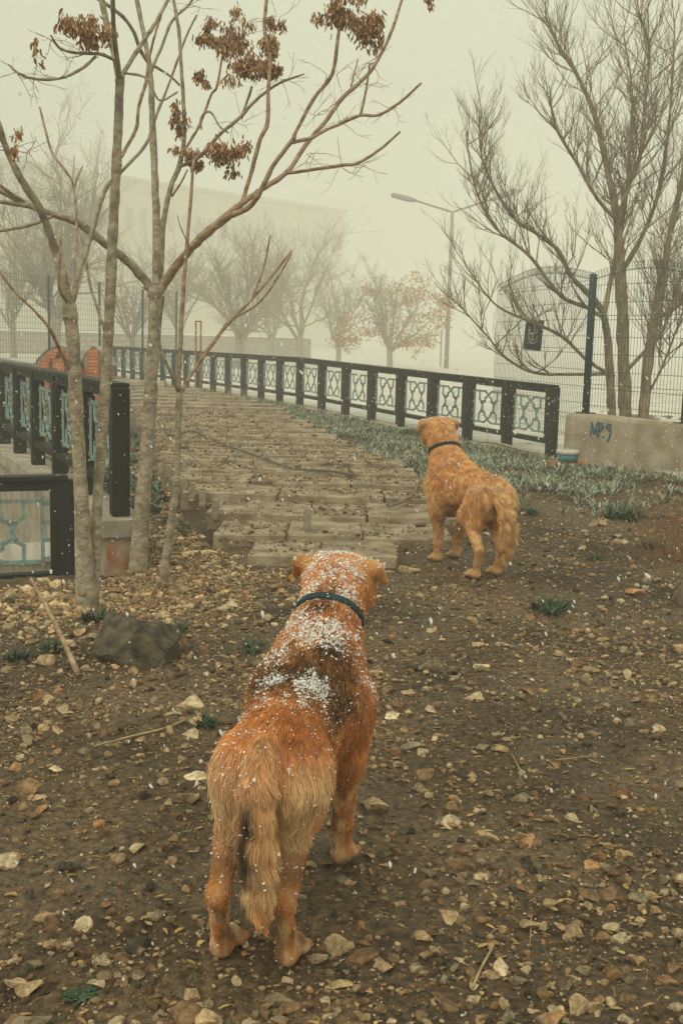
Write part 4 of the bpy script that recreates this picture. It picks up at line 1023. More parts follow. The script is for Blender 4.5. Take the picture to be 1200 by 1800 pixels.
# strip of ground between the slabs, the railing and the wall
strip = []
V, F, K = [], [], []
nw = 60000
cy = np.sqrt(rng.uniform(9.6 ** 2, 27 ** 2, nw)); cx = rng.uniform(-4.5, 4.6, nw)
ii = (FA.y - cy) / (FA.y - FB.y) * NF
fxv = np.where(cy > 13.9, FA.x + (FB.x - FA.x) * ii / NF, 2.54 + (13.9 - cy) * .49)
xrv = np.interp(cy, [7.3, 7.95, 8.75, 9.6, 10.6, 12, 13.2, 15.3, 20, 25], [.42, .78, .95, .95, .85, .55, .25, -.35, -1.2, -3.2]) - np.where(cy > 10.5, .35, 0)
okw = (cx > xrv + rng.normal(0, .10, nw)) & (cx < fxv - .10)
limv = np.interp(cx, [0, .9, 1.5, 2.2, 3, 4, 5], [11.2, 10.9, 10.2, 9.9, 10.5, 9.9, 9.7]) + rng.normal(0, .25, nw)
okw &= (cy > 11.2) | (cy > limv)
dnv = fbm(np.stack([cx, cy, 0 * cx], -1), 1.6, 3, 5); okw &= dnv > .30 + .2 * rng.uniform(0, 1, nw) * np.where(cy > 12, .3, 1)
sel = np.nonzero(okw)[0][:8500]; gzv = gz(cx[sel], cy[sel])
for xv, yv, zv, dn in zip(cx[sel].tolist(), cy[sel].tolist(), gzv.tolist(), dnv[sel].tolist()):
    far = min(1, yv / 22); hgt = rd.uniform(.05, .13) * (1.0 + .3 * dn); br = .75 + .7 * dn
    sn_ = 1.7 if rd.random() < .16 else 1
    colr = (br * rd.uniform(.85, 1.2) * sn_, br * rd.uniform(.9, 1.1) * sn_, br * rd.uniform(.8, 1.1) * sn_ * (1.15 if sn_ > 1 else 1))
    rosette(V, F, K, (xv, yv, zv - .005), 7, hgt, .010 + .007 * far, rd, colr, 1.1)
for _ in range(420):                                            # thin growth left of the slabs along the parapet
    yv = rd.uniform(8.4, 16); xl = SL(yv) - .1; xp = PA.x + (yv - PA.y) * (PB.x - PA.x) / (PB.y - PA.y) + .28
    if xp > xl: continue
    xv = rd.uniform(xp, xl); 
    if rd.random() < sstep(10.5, 8.2, yv) * .9: continue
    rosette(V, F, K, (xv, yv, gz1(xv, yv)), 8, rd.uniform(.08, .17), .02, rd, (.5, .62, .58), 1.0)
o = link('weeds', mesh_np('weeds', np.array(V), np.array(F), np.array(K)), None, M['weed']); tag(o, 'low grey-green weeds covering the bank along the railing and wall', 'weeds', kind='stuff')
TUFTS = [(968, 1072, 80, 'large dark green tuft of leaves in the path below the farther dog'), (1105, 915, 78, 'green clump of weeds by the tan stone at the right'), (1042, 984, 36, 'small green tuft between the clump and the path at the right'),
         (932, 903, 44, 'green tuft just right of the farther dog\'s tail'), (440, 1142, 58, 'green tuft just left of the nearer dog\'s shoulder'), (172, 1092, 66, 'green leafy tuft at the foot of the double-stemmed tree'),
         (305, 1106, 50, 'green tuft right behind the dark boulder'), (355, 1272, 54, 'flat green tuft touching the nearer dog\'s left hip'), (45, 1158, 60, 'green tuft near the left edge beside the leaning stick'),
         (105, 1140, 56, 'green tuft between the leaning stick and the boulder'), (716, 1084, 26, 'tiny green tuft right of the nearer dog\'s neck'), (1145, 962, 50, 'low green tuft beside the dry red stalks'), (150, 1740, 50, 'scrap of dark green leaves near the lower left corner')]
for px, py, wpx, lab in TUFTS:
    p = onground(px, py); wm = wpx * (p.length) / FPX; V, F, K = [], [], []
    for _ in range(7 if wpx > 40 else 4):
        c = (rd.gauss(0, .2) * wm, rd.gauss(0, .2) * wm, -.01)
        rosette(V, F, K, c, 16, wm * .55, max(.009, wm * .055), rd, (.24, .36, .27), .95)
    o = link('weed_tuft', mesh_np('weed_tuft', np.array(V), np.array(F), np.array(K)), None, M['weed']); o.location = (p.x, p.y, p.z)
    if '1740' in str(py): o.scale = (1, 1, .4)
    tag(o, lab, 'weed')
# dry red stalks at the right edge, dry grass clumps
def stalks(px, py, wpx, n, hmin, hmax, mt, name, lab, cat, lean=.12):
    p = onground(px, py); wm = wpx * p.length / FPX; mb = MB()
    for _ in range(n):
        b0 = Vector((rd.uniform(-.5, .5) * wm, rd.uniform(-.5, .5) * wm, 0)); h = rd.uniform(hmin, hmax); d = Vector((rd.gauss(0, lean), rd.gauss(0, lean), 1))
        pts_ = [b0, b0 + d * h * .5 + Vector((rd.gauss(0, .012), rd.gauss(0, .012), 0)), b0 + d * h + Vector((rd.gauss(0, .03), rd.gauss(0, .03), 0))]
        mb.tube(pts_, [.0022, .0017, .0008], 3, False)
        for _k in range(3):
            t = rd.uniform(.4, 1); q = b0 + d * h * t; e = q + Vector((rd.gauss(0, .04), rd.gauss(0, .04), rd.uniform(.01, .07))); mb.tube([q, e], [.0012, .0006], 3, False)
    o = mb.build(name, M[mt]); o.location = p; tag(o, lab, cat)
stalks(1180, 985, 100, 90, .2, .55, 'stalk_red', 'dry_stalks', 'thicket of thin dry red-brown stalks at the right edge', 'dry stalks')
stalks(1150, 800, 60, 24, .1, .35, 'stalk_red', 'dry_stalks', 'sparse dry stalks in front of the concrete wall at the right', 'dry stalks')
stalks(858, 800, 8, 2, .3, .42, 'stalk_red', 'dry_stalks', 'single dry reddish stem standing by the railing right of the farther dog\'s head', 'dry stalks', .02)
stalks(400, 712, 60, 90, .15, .42, 'straw', 'dry_grass', 'tuft of dry straw-coloured grass at the railing behind the head of the steps', 'dry grass', .25)
stalks(330, 700, 50, 40, .12, .3, 'straw', 'dry_grass', 'dry straw grass around the rusty frame', 'dry grass', .25)
stalks(262, 1065, 110, 26, .08, .26, 'straw', 'dry_grass', 'sparse dry grass stems between the tree trunks and the boulder', 'dry grass', .45)
# stump at the right edge
p = onground(1196, 1055); mb = MB()
mb.tube([Vector((0, 0, -.06)), Vector((.01, 0, .05)), Vector((.0, .02, .11)), Vector((-.04, .03, .125))], [.13, .105, .10, .05], 11)
o = mb.build('stump', M['bark_dark'], None, True); o.location = (p.x + .06, p.y, p.z); tag(o, 'old dark stump cut off by the right edge', 'stump')
# sticks and straws on the ground
def lying(P, r, mt, name, lab, cat, lift=.008, up=None):
    W = [onground(a, b) + Vector((0, 0, lift)) for a, b in P]
    if up:
        for i, h in enumerate(up): W[i].z += h
    o = MB().tube(catmull(W, 4), lerp_list(r, (len(W) - 1) * 4 + 1), 6).build(name, M[mt], None, True); tag(o, lab, cat)
b0 = onground(137, 1183); b1 = at(55, 1017, b0.y + .55); b2 = at(102, 1105, b0.y + .2)
o = MB().tube(catmull([b0, b2, b1], 5), lerp_list([.014, .011, .008], 11), 7).build('stick', M['bark_red'], None, True); tag(o, 'reddish stick leaning from the dirt towards the low railing panel at the left', 'stick')
lying([(165, 1318), (230, 1300), (295, 1284), (342, 1262)], [.003, .004, .0045, .003], 'straw', 'stick', 'long thin straw-coloured stick lying left of the nearer dog', 'stick', .012)
lying([(830, 1742), (845, 1708), (864, 1674)], [.003, .0035, .003], 'straw', 'stick', 'short pale stick in the lower right of the path', 'stick', .01)
lying([(930, 1668), (932, 1640), (933, 1612)], [.002, .002, .002], 'bark_red', 'stick', 'thin dark stick above the knobbly tan stone at the right', 'stick', .008)
lying([(898, 1328), (912, 1355), (914, 1376)], [.002, .002, .002], 'straw', 'stick', 'thin curved straw in the middle of the path right of the nearer dog', 'stick', .008)
lying([(975, 1340), (1020, 1336), (1050, 1332)], [.002, .002, .002], 'straw', 'stick', 'thin straight straw across the path at the right', 'stick', .008)
# fallen dry leaves
V, F, K = [], [], []; xl_, yl_, _g = scatter(5200, 1.7, 9); zl_ = gz(xl_, yl_)
for a_, b_, z in zip(xl_.tolist(), yl_.tolist(), zl_.tolist()):
    an = rd.uniform(0, 6.28); g_ = rd.uniform(.5, 1.3)
    leaf(V, F, K, (a_, b_, z + rd.uniform(.001, .008)), Vector((math.cos(an), math.sin(an), rd.uniform(-.05, .3))), rd.uniform(.015, .04), rd.uniform(.007, .016), rd.uniform(0, .25), (g_ * .8, g_ * rd.uniform(.85, 1.1), g_ * rd.uniform(.9, 1.3)))
o = link('leaf_litter', mesh_np('leaf_litter', np.array(V), np.array(F), np.array(K)), None, M['leaf_dry']); tag(o, 'dry brown leaf bits strewn over the dirt', 'leaf litter', kind='stuff')
# fine dry litter
mb = MB(); xl_, yl_, _g = scatter(1500, 1.7, 9); zl_ = gz(xl_, yl_)
for a_, b_, z in zip(xl_.tolist(), yl_.tolist(), (zl_ + .004).tolist()):
    an = rd.uniform(0, 6.28); L = rd.uniform(.012, .05)
    d = Vector((math.cos(an), math.sin(an), rd.uniform(-.1, .25))) * L
    mb.tube([Vector((a_, b_, z)), Vector((a_, b_, z)) + d * .5 + Vector((0, 0, rd.uniform(0, .004))), Vector((a_, b_, z)) + d], .0009, 3, False)
o = mb.build('litter', M['straw']); tag(o, 'tiny dry stems and straw bits strewn over the dirt', 'litter', kind='stuff')

# ------------------------------------------------------------------ dogs
def cap_sdf(P, a, b, ra, rb, sx=1.0):
    a = np.array(a, float); b = np.array(b, float); ba = b - a; L2 = max(1e-9, (ba * ba).sum())
    h = np.clip(((P - a) @ ba) / L2, 0, 1)
    q = P - a - h[:, None] * ba
    if sx != 1.0: q = q * np.array([1 / sx, 1, 1])
    return np.sqrt((q * q).sum(1)) - (ra + (rb - ra) * h)
def smin(a, b, k):
    h = np.clip(.5 + .5 * (b - a) / k, 0, 1); return b + (a - b) * h - k * h * (1 - h)

def dog_prims(head=Vector((0, .775, .755)), turn=0.0, tail=None, paws=None, nose_drop=.05, ear_out=1.0, neck_r=.088):
    """capsules: a, b, ra, rb, x-scale, hair flow, hair length, lift, blend, tag. y forward, z up, hind paws at y=0"""
    L = []
    def add(a, b, ra, rb, flow, hl, lift=.25, k=.035, sx=1.0, tg='body'): L.append((Vector(a), Vector(b), ra, rb, sx, Vector(flow).normalized(), hl, lift, k, tg))
    add((.030, .035, .492), (.014, .22, .495), .096, .106, (0, -1, -.45), .028, .3, .05, 1.0)
    add((.014, .22, .49), (.004, .44, .475), .106, .156, (0, -1, -.35), .026, .25, .05, .96)
    add((0, .44, .50), (0, .545, .55), .146, .122, (0, -1, -.5), .032, .3, .05, .98)
    add((0, .50, .40), (0, .58, .45), .10, .09, (0, -.5, -1), .035, .3, .05, .95)
    hd = Vector(head)
    nb_, ntop = Vector((0, .575, .585)), hd + Vector((0, -.055, -.035))
    add(nb_, ntop, .108, neck_r, (hd - nb_) * -1, .030, .35, .045, .98, 'neck')
    c, s_ = math.cos(turn), math.sin(turn)
    def H(x, y, z): return hd + Vector((x * c - y * s_, x * s_ + y * c, z))
    hb = H(0, -1, -.1) - hd
    add(H(-.030, -.01, .0), H(.030, -.01, .0), .080, .080, hb, .013, .25, .03, 1.0, 'head')
    add(H(0, .03, -.005), H(0, .075, -.03), .074, .052, hb, .008, .2, .03, 1.0, 'head')
    add(H(0, .075, -.035), H(0, .155, -.05 - nose_drop * .3), .046, .034, hb, .004, .15, .03, 1.0, 'muzzle')
    add(H(-.05, .02, -.045), H(.05, .02, -.045), .05, .05, hb + Vector((0, 0, -.6)), .016, .3, .03, 1.0, 'head')
    for sx in (-1, 1):
        e = ear_out
        add(H(sx * .068, -.012, .052), H(sx * .105 * e, -.018, .048), .026, .020, (sx, -.2, -.2), .008, .2, .018, 1.0, 'ear')
        add(H(sx * .105 * e, -.018, .048), H(sx * .124 * e, .004, .010), .020, .012, (sx * .3, 0, -1), .009, .2, .015, 1.0, 'ear')
        pf, ph = paws[('f', sx)], paws[('h', sx)]
        # hind leg: hip, knee forward, hock back, paw
        hip, knee, hock = Vector((sx * .054 + .028, .04, .462)), Vector((sx * .078, .10, .355)), Vector((ph[0], ph[1] - .045, .175))
        add(hip, knee, .083, .052, (0, -.55, -1), .034, .3, .045, .92, 'thigh')
        add(Vector((sx * .058 + .028, .0, .45)), Vector((sx * .068 + .014, .012, .35)), .068, .040, (0, -.35, -1), .046, .35, .05, .95, 'thigh')
        add(knee, hock, .046, .0235, (0, -.6, -1), .012, .25, .035, 1.0, 'shank')
        add(hock, Vector((ph[0], ph[1] - .012, .045)), .0230, .0215, (0, -.15, -1), .0105, .28, .02, 1.0, 'leg')
        add(Vector((ph[0], ph[1] - .012, .030)), Vector((ph[0], ph[1] + .055, .026)), .026, .027, (0, .4, -.9), .006, .25, .02, 1.05, 'paw')
        for t in (-1.5, -.5, .5, 1.5):
            add(Vector((ph[0] + t * .0155, ph[1] + .045, .02)), Vector((ph[0] + t * .0195, ph[1] + .080 - abs(t) * .006, .017)), .0155, .0135, (0, 1, -.3), .003, .2, .004, 1.0, 'paw')
        sh, el, wr = Vector((sx * .100, .525, .47)), Vector((sx * .104, .475, .325)), Vector((pf[0], pf[1] - .012, .125))
        add(sh, el, .078, .052, (0, -.4, -1), .024, .25, .04, .9, 'shoulder')
        add(el, wr, .042, .0250, (0, -.25, -1), .013, .28, .03, 1.0, 'leg')
        add(wr, Vector((pf[0], pf[1] - .005, .045)), .0250, .0235, (0, -.1, -1), .013, .3, .02, 1.0, 'leg')
        add(Vector((pf[0], pf[1] - .008, .030)), Vector((pf[0], pf[1] + .045, .026)), .027, .028, (0, .4, -.9), .006, .25, .02, 1.05, 'paw')
        for t in (-1.5, -.5, .5, 1.5):
            add(Vector((pf[0] + t * .0155, pf[1] + .042, .02)), Vector((pf[0] + t * .0195, pf[1] + .076 - abs(t) * .006, .017)), .0155, .0135, (0, 1, -.3), .003, .2, .004, 1.0, 'paw')
    T = catmull(tail, 2); rr = lerp_list([.030, .030, .026, .019, .009], len(T))
    for i in range(len(T) - 1):
        t = i / (len(T) - 1)
        add(T[i], T[i + 1], rr[i], rr[i + 1], T[i + 1] - T[i], .026 + .022 * math.sin(math.pi * min(1, t * 1.05)), .34, .022, 1.0, 'tail')
    return L

def make_dog(name, label, prims, loc, rz, scale, colour, n_hair, hair_mul, snow_n, snow_mask, collar, seed, hair_r=.0007, fluff=1.0, lockvar=.32):
    r = np.random.default_rng(seed)
    vs = .0065
    lo = np.array([-.24, -.32, -.02]); hi = np.array([.24, 1.02, .94]); dims = np.ceil((hi - lo) / vs).astype(int)
    I = np.indices(dims).reshape(3, -1).T; P = lo + I * vs
    d = None
    body = np.full(len(P), 1.0)
    for (a, b, ra, rb, sx, fl, hl, li, k, tg) in prims:
        # only evaluate near the capsule
        mn = np.minimum(a, b) - max(ra, rb) - .09; mx = np.maximum(a, b) + max(ra, rb) + .09
        m_ = np.all((P > mn) & (P < mx), axis=1)
        dd = cap_sdf(P[m_], a, b, ra, rb, sx); body[m_] = smin(body[m_], dd, k)
    g_ = openvdb.FloatGrid(background=1.0); g_.copyFromArray(np.clip(body, -.05, .05).reshape(dims).astype(np.float32))
    Vv, Q = g_.convertToQuads(0.0); Vv = np.array(Vv) * vs + lo; Q = np.array(Q)[:, ::-1]
    Vv[:, 2] = np.maximum(Vv[:, 2], .002)
    # smooth and get normals
    me = mesh_np('body', Vv, Q, smooth=True)
    N = np.zeros(len(Vv) * 3, dtype=np.float32); me.vertices.foreach_get('normal', N); N = N.reshape(-1, 3).astype(float)
    cen = Vv.mean(0)
    if ((Vv - cen) * N).sum() < 0:
        Q = Q[:, ::-1]; bpy.data.meshes.remove(me); me = mesh_np('body', Vv, Q, smooth=True); N = -N
    def fields(P):
        W = 0; FL = np.zeros((len(P), 3)); HL = 0; LI = 0; TG = {}
        for (a, b, ra, rb, sx, fl, hl, li, k, tg) in prims:
            w_ = np.exp(-np.clip(cap_sdf(P, a, b, ra, rb, sx), -.01, .5) / .010) + 1e-12
            W = W + w_; FL += w_[:, None] * np.array(fl); HL = HL + w_ * hl; LI = LI + w_ * li; TG[tg] = TG.get(tg, 0) + w_
        return FL / W[:, None], HL / W, LI / W, {t: v / W for t, v in TG.items()}
    root = empty(name, loc, rz); root.scale = (scale,) * 3; tag(root, label, 'dog', 'ginger dogs on the path')
    _, _, _, TGv = fields(Vv)
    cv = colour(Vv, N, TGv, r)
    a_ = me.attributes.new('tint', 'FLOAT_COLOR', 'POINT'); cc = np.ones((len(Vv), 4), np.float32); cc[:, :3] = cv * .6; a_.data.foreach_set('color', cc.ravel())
    body_o = link('body', me, root, M['dog_skin'])
    # --- fur
    tri = np.concatenate([Q[:, [0, 1, 2]], Q[:, [0, 2, 3]]])
    A, B, C = Vv[tri[:, 0]], Vv[tri[:, 1]], Vv[tri[:, 2]]
    ar = np.linalg.norm(np.cross(B - A, C - A), axis=1); t_i = r.choice(len(tri), n_hair, p=ar / ar.sum())
    u, v = r.uniform(0, 1, n_hair), r.uniform(0, 1, n_hair); sw = u + v > 1; u[sw], v[sw] = 1 - u[sw], 1 - v[sw]
    w_ = 1 - u - v; T = tri[t_i]
    Pt = Vv[T[:, 0]] * w_[:, None] + Vv[T[:, 1]] * u[:, None] + Vv[T[:, 2]] * v[:, None]
    Nn = N[T[:, 0]] * w_[:, None] + N[T[:, 1]] * u[:, None] + N[T[:, 2]] * v[:, None]; Nn /= np.linalg.norm(Nn, axis=1)[:, None] + 1e-9
    FL, HL, LI, TG = fields(Pt)
    # body coat parts along the spine and falls down the flanks
    side = np.stack([np.sign(Pt[:, 0]) * np.clip(np.abs(Pt[:, 0]) / .1, 0, 1) * .25, np.zeros(n_hair), np.zeros(n_hair)], -1)
    wob = np.stack([vnoise(Pt, 18, 1), vnoise(Pt, 18, 2), vnoise(Pt, 18, 3)], -1) - .5
    wob2 = np.stack([vnoise(Pt, 55, 4), vnoise(Pt, 55, 5), vnoise(Pt, 55, 6)], -1) - .5
    F_ = FL + side + wob * .8 * fluff + wob2 * .7 * fluff + r.normal(0, .12, (n_hair, 3))
    F_ -= (F_ * Nn).sum(1)[:, None] * Nn; F_ /= np.linalg.norm(F_, axis=1)[:, None] + 1e-9
    ln = HL * hair_mul * r.uniform(.6, 1.15, n_hair)
    if collar:
        cc_, cn, crad = collar
        dc = np.abs((Pt - np.array(cc_)) @ np.array(cn)); near_ = (np.linalg.norm(Pt - np.array(cc_), axis=1) < crad + .06)
        ds = (Pt - np.array(cc_)) @ np.array(cn)
        ln = np.where(near_ & (ds > 0) & (ds < .045), np.minimum(ln, .012), ln)
        ln = np.where(near_ & (dc < .014), np.minimum(ln, .005), ln)
    lift = np.clip(LI + r.normal(0, .10, n_hair) + .5 * (r.uniform(0, 1, n_hair) < .06), .05, 1.1)
    K = 5; Pts = np.zeros((n_hair, K, 3))
    d0 = F_ * (1 - .0) + Nn * (lift[:, None] * 1.3); d0 /= np.linalg.norm(d0, axis=1)[:, None]
    p_ = Pt - Nn * .002; Pts[:, 0] = p_; dd = d0
    grav = np.array([0, 0, -.22])
    for k in range(1, K):
        p_ = p_ + dd * (ln / (K - 1))[:, None]; Pts[:, k] = p_
        dd = dd + F_ * .16 - Nn * .10 + grav * .3; dd /= np.linalg.norm(dd, axis=1)[:, None]
    # gather hairs into locks
    nc = n_hair // 22; kd = kdtree.KDTree(nc)
    for i in range(nc): kd.insert(Pt[i], i)
    kd.balance()
    own = np.array([kd.find(Pt[i])[1] for i in range(n_hair)])
    st = np.array([0, .12, .3, .48, .6])[None, :, None] * np.clip(HL / .03, .2, 1)[:, None, None] * r.uniform(.55, 1.05, n_hair)[:, None, None]
    Pts = Pts * (1 - st) + (Pts[own] + (Pt - Pt[own])[:, None, :] * .35) * st
    Pts[:, :, 2] = np.maximum(Pts[:, :, 2], .003)
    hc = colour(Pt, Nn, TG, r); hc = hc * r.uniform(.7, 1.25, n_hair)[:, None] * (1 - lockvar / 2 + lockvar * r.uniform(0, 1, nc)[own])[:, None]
    hcu = bpy.data.hair_curves.new('fur'); hcu.add_curves([K] * n_hair)
    hcu.points.foreach_set('position', Pts.astype(np.float32).ravel())
    ra_ = hcu.attributes.get('radius') or hcu.attributes.new('radius', 'FLOAT', 'POINT')
    rad = np.tile(np.array([1, .95, .8, .55, .12], np.float32) * hair_r, n_hair); ra_.data.foreach_set('value', rad)
    ta = hcu.attributes.new('tint', 'FLOAT_COLOR', 'CURVE'); c4 = np.ones((n_hair, 4), np.float32); c4[:, :3] = np.clip(hc, 0, 1); ta.data.foreach_set('color', c4.ravel())
    fo = bpy.data.objects.new('fur', hcu); COL.objects.link(fo); fo.parent = root; hcu.materials.append(M['fur'])
    # --- collar
    if collar:
        cc_, cn, crad = collar; cn = Vector(cn).normalized(); ux = Vector((1, 0, 0)); uy = cn.cross(ux).normalized()
        bm_ = MB(); seg = 40; prof = [(-.0095, .0), (-.0095, .004), (.0095, .004), (.0095, .0)]
        # ring follows the neck: measure the body outline around the axis
        from mathutils.bvhtree import BVHTree
        bv = BVHTree.FromPolygons([tuple(q) for q in Vv], [tuple(q) for q in Q])
        rad_ = []
        for k in range(seg):
            a2 = 2 * math.pi * k / seg; dr = ux * math.cos(a2) + uy * math.sin(a2)
            hit = bv.ray_cast(Vector(cc_) + dr * .4, -dr); rad_.append((hit[0] - Vector(cc_)).length if hit[0] is not None else crad)
        rad_ = [sum(rad_[(k + j) % seg] for j in (-2, -1, 0, 1, 2)) / 5 for k in range(seg)]
        for k in range(seg):
            a2 = 2 * math.pi * k / seg; dr = ux * math.cos(a2) + uy * math.sin(a2)
            for ax, h in prof: bm_.v.append(tuple(Vector(cc_) + dr * (rad_[k] + .003 + h) + cn * ax))
        for k in range(seg):
            for j in range(4):
                a2 = k * 4 + j; b2 = k * 4 + (j + 1) % 4; c2_ = ((k + 1) % seg) * 4
                bm_.f.append((a2, b2, c2_ + (j + 1) % 4, c2_ + j))
        bm_.build('collar', M['collar_teal' if snow_n > 1500 else 'collar_dark'], root, True)
    # --- face: eyes and nose
    return root, Pt, Nn, Pts, TG, r

def snow_on(root, Pts, Pt, Nn, TG, mask, n, r, smin_, smax_):
    pm = mask(Pt, Nn, TG); pm = pm / pm.sum(); i = r.choice(len(Pt), n, p=pm)
    tip = Pts[i, 3] * .7 + Pts[i, 4] * .3 + r.normal(0, .0025, (n, 3)); s_ = np.clip(np.exp(r.normal(math.log(smin_), .5, n)), .0006, smax_ * 1.4)
    S = np.stack([stone_shape(I1[0], r, 7, .55) for _ in range(12)])[r.integers(0, 12, n)] * r.uniform(.6, 1.6, (n, 1, 3))
    V = np.einsum('nij,nvj->nvi', rot_mats(r.uniform(0, 6.28, n), r.normal(0, 1, n), None), S * s_[:, None, None]) + (tip + Nn[i] * .001)[:, None, :]
    F = (I1[1][None] + (np.arange(n) * 12)[:, None, None]).reshape(-1, 3)
    o = link('snow', mesh_np('snow', V.reshape(-1, 3), F), root, M['snow']); tag(o, kind='stuff')

def fur_material(name, sheen):
    m = bpy.data.materials.new(name); m.use_nodes = True; n = m.node_tree.nodes; l = m.node_tree.links; b = n['Principled BSDF']
    at_ = n.new('ShaderNodeAttribute'); at_.attribute_name = 'tint'; l.new(at_.outputs[0], b.inputs['Base Color'])
    b.inputs['Roughness'].default_value = .55 if sheen else .9; b.inputs['Specular IOR Level'].default_value = .25
    if sheen:
        tr = n.new('ShaderNodeBsdfTranslucent'); l.new(at_.outputs[0], tr.inputs[0]); ms = n.new('ShaderNodeMixShader'); ms.inputs[0].default_value = .4
        o_ = n['Material Output']; l.new(b.outputs[0], ms.inputs[1]); l.new(tr.outputs[0], ms.inputs[2]); l.new(ms.outputs[0], o_.inputs['Surface'])
    return m
M['fur'] = fur_material('fur', True); M['dog_skin'] = fur_material('dog_skin', False)
M['dark_wet'] = mat('dark_wet', (.02, .015, .012), .25, .2, 20, 0, spec=.5)

def mixc(c, t, k): k = np.clip(k, 0, 1)[:, None]; return c * (1 - k) + np.array(t)[None] * k
def gauss(x, s): return np.exp(-(x / s) ** 2)
GINGER, PALE, DARK, DEEP = (.84, .42, .16), (1.0, .76, .47), (.055, .032, .020), (.58, .235, .075)
def near_colour(P, N, T, r):
    n = len(P); c = np.tile(np.array(GINGER), (n, 1)); x, y, z = P.T
    c = mixc(c, DEEP, .75 * sstep(.42, .62, fbm(P, 11, 3, 61)))
    legs = T.get('leg', 0) + T.get('paw', 0)
    th = T.get('thigh', 0) + .5 * T.get('shank', 0)
    c = mixc(c, PALE, 1.0 * th * sstep(.07, -.03, y) * sstep(.20, .30, z) * sstep(.57, .49, z) * (.65 + .35 * fbm(P, 14, 2, 4)))
    tl = T.get('tail', 0) * np.ones(n)
    c = mixc(c, PALE, tl * (.5 + .3 * sstep(.45, .2, z)))
    c = mixc(c, DARK, tl * .95 * gauss(x - .020, .016) * sstep(.26, .33, z) * sstep(.50, .43, z))
    c = mixc(c, GINGER, tl * sstep(.24, .17, z))
    # dark saddle patches
    nn = fbm(P, 13, 3, 91)
    sad = gauss(y - .30, .12) * sstep(.475, .53, z) * sstep(.24, .40, nn + .07 * (x < .03)) * 1.05
    sad = sad + .9 * gauss(y - .46, .05) * sstep(.54, .60, z) * sstep(.40, .52, nn) * gauss(x - .05, .07)
    sad = sad + .75 * gauss(y - .60, .05) * sstep(.62, .66, z) * gauss(x, .045) * sstep(.35, .55, nn)
    sad = sad + .45 * T.get('head', 0) * gauss(x, .02) * sstep(.76, .70, y)
    sad = np.clip(sad + r.normal(0, .28, n) * sstep(.05, .5, sad), 0, 1)
    c = mixc(c, DARK, .93 * sad * (1 - tl))
    c = mixc(c, DARK, .45 * T.get('shank', 0) * gauss(z - .24, .03) * sstep(.0, .04, np.abs(x)))
    c = mixc(c, DEEP, .55 * legs)
    c = mixc(c, PALE, .6 * legs * sstep(.48, .66, fbm(P * np.array([1, 1, .35]), 42, 2, 44)))
    c = mixc(c, DARK, .55 * legs * sstep(.56, .72, fbm(P * np.array([1, 1, .5]), 30, 2, 45)))
    c = mixc(c, (.60, .42, .24), .6 * T.get('paw', 0) * sstep(.55, .7, fbm(P, 30, 2, 8)))
    c = mixc(c, DARK, .8 * T.get('muzzle', 0))
    return c
def far_colour(P, N, T, r):
    n = len(P); c = np.tile(np.array((.92, .55, .255)), (n, 1)); x, y, z = P.T
    c = mixc(c, (.76, .38, .15), .5 * sstep(.45, .7, fbm(P, 12, 3, 33)))
    c = mixc(c, (.95, .72, .42), .65 * (T.get('thigh', 0) + .6 * T.get('tail', 0)) * sstep(.36, .6, fbm(P, 9, 2, 12)))
    c = mixc(c, (.62, .40, .2), .5 * T.get('leg', 0) * np.ones(n))
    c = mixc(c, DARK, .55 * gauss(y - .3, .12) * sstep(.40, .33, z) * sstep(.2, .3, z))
    c = mixc(c, DARK, .8 * T.get('muzzle', 0)); c = mixc(c, (.10, .06, .04), .6 * T.get('paw', 0) * sstep(.03, .015, z))
    return c

def face(root, head, turn, scale=1):
    hd = Vector(head); c, s_ = math.cos(turn), math.sin(turn)
    def H(x, y, z): return hd + Vector((x * c - y * s_, x * s_ + y * c, z))
    for sx in (-1, 1):
        V = I2[0] * .0105; o = link('eye', mesh_np('eye', V, I2[1], smooth=True), root, M['dark_wet']); o.location = H(sx * .036, .092, .012)
    V = I2[0] * np.array([.020, .013, .014]); o = link('nose', mesh_np('nose', V, I2[1], smooth=True), root, M['dark_wet']); o.location = H(0, .190, -.052)

# nearer dog: seen from behind, tail down, snow on its back
hp = onground(449, 1688)
HEADN = Vector((.0, .800, .752))
pawsN = {('h', -1): (-.080, 0.0), ('h', 1): (.078, .004), ('f', -1): (-.082, .52), ('f', 1): (.086, .545)}
tailN = [Vector((.026, -.045, .535)), Vector((.030, -.105, .475)), Vector((.036, -.135, .36)), Vector((.042, -.130, .25)), Vector((.046, -.115, .165))]
prN = dog_prims(HEADN, -.05, tailN, pawsN, ear_out=1.08)
cax = (HEADN + Vector((0, -.055, -.035)) - Vector((0, .575, .585))).normalized(); cN = Vector((0, .575, .585)).lerp(HEADN + Vector((0, -.055, -.035)), .62)
root, Pt, Nn, Pts, TG, r_ = make_dog('dog', 'nearer ginger dog with dark saddle and snowy back seen from behind, wearing a teal collar', prN, (hp.x, hp.y, hp.z + .0), R(-12.5), 1.0, near_colour, 210000, 1.2, 2600, None, (cN, cax, .1), 101, .00075)
face(root, HEADN, -.05)
def maskN(P, N, T):
    x, y, z = P.T; up = sstep(.15, .75, N[:, 2])
    m_ = up * (.15 + sstep(.10, .25, y)) * sstep(.42, .62, fbm(P, 16, 3, 7)) * (.35 + 1.2 * gauss(x - .02, .06))
    m_ = m_ + .22 * T.get('head', 0) * sstep(-.1, .5, N[:, 2]) + .16 * T.get('neck', 0) * sstep(-.2, .5, N[:, 2])
    m_ = m_ + .02 * sstep(-.3, .3, N[:, 2]) + .012
    return m_ * (1 - .8 * (T.get('paw', 0) + T.get('leg', 0)))
snow_on(root, Pts, Pt, Nn, TG, maskN, 24000, r_, .0016, .0034)

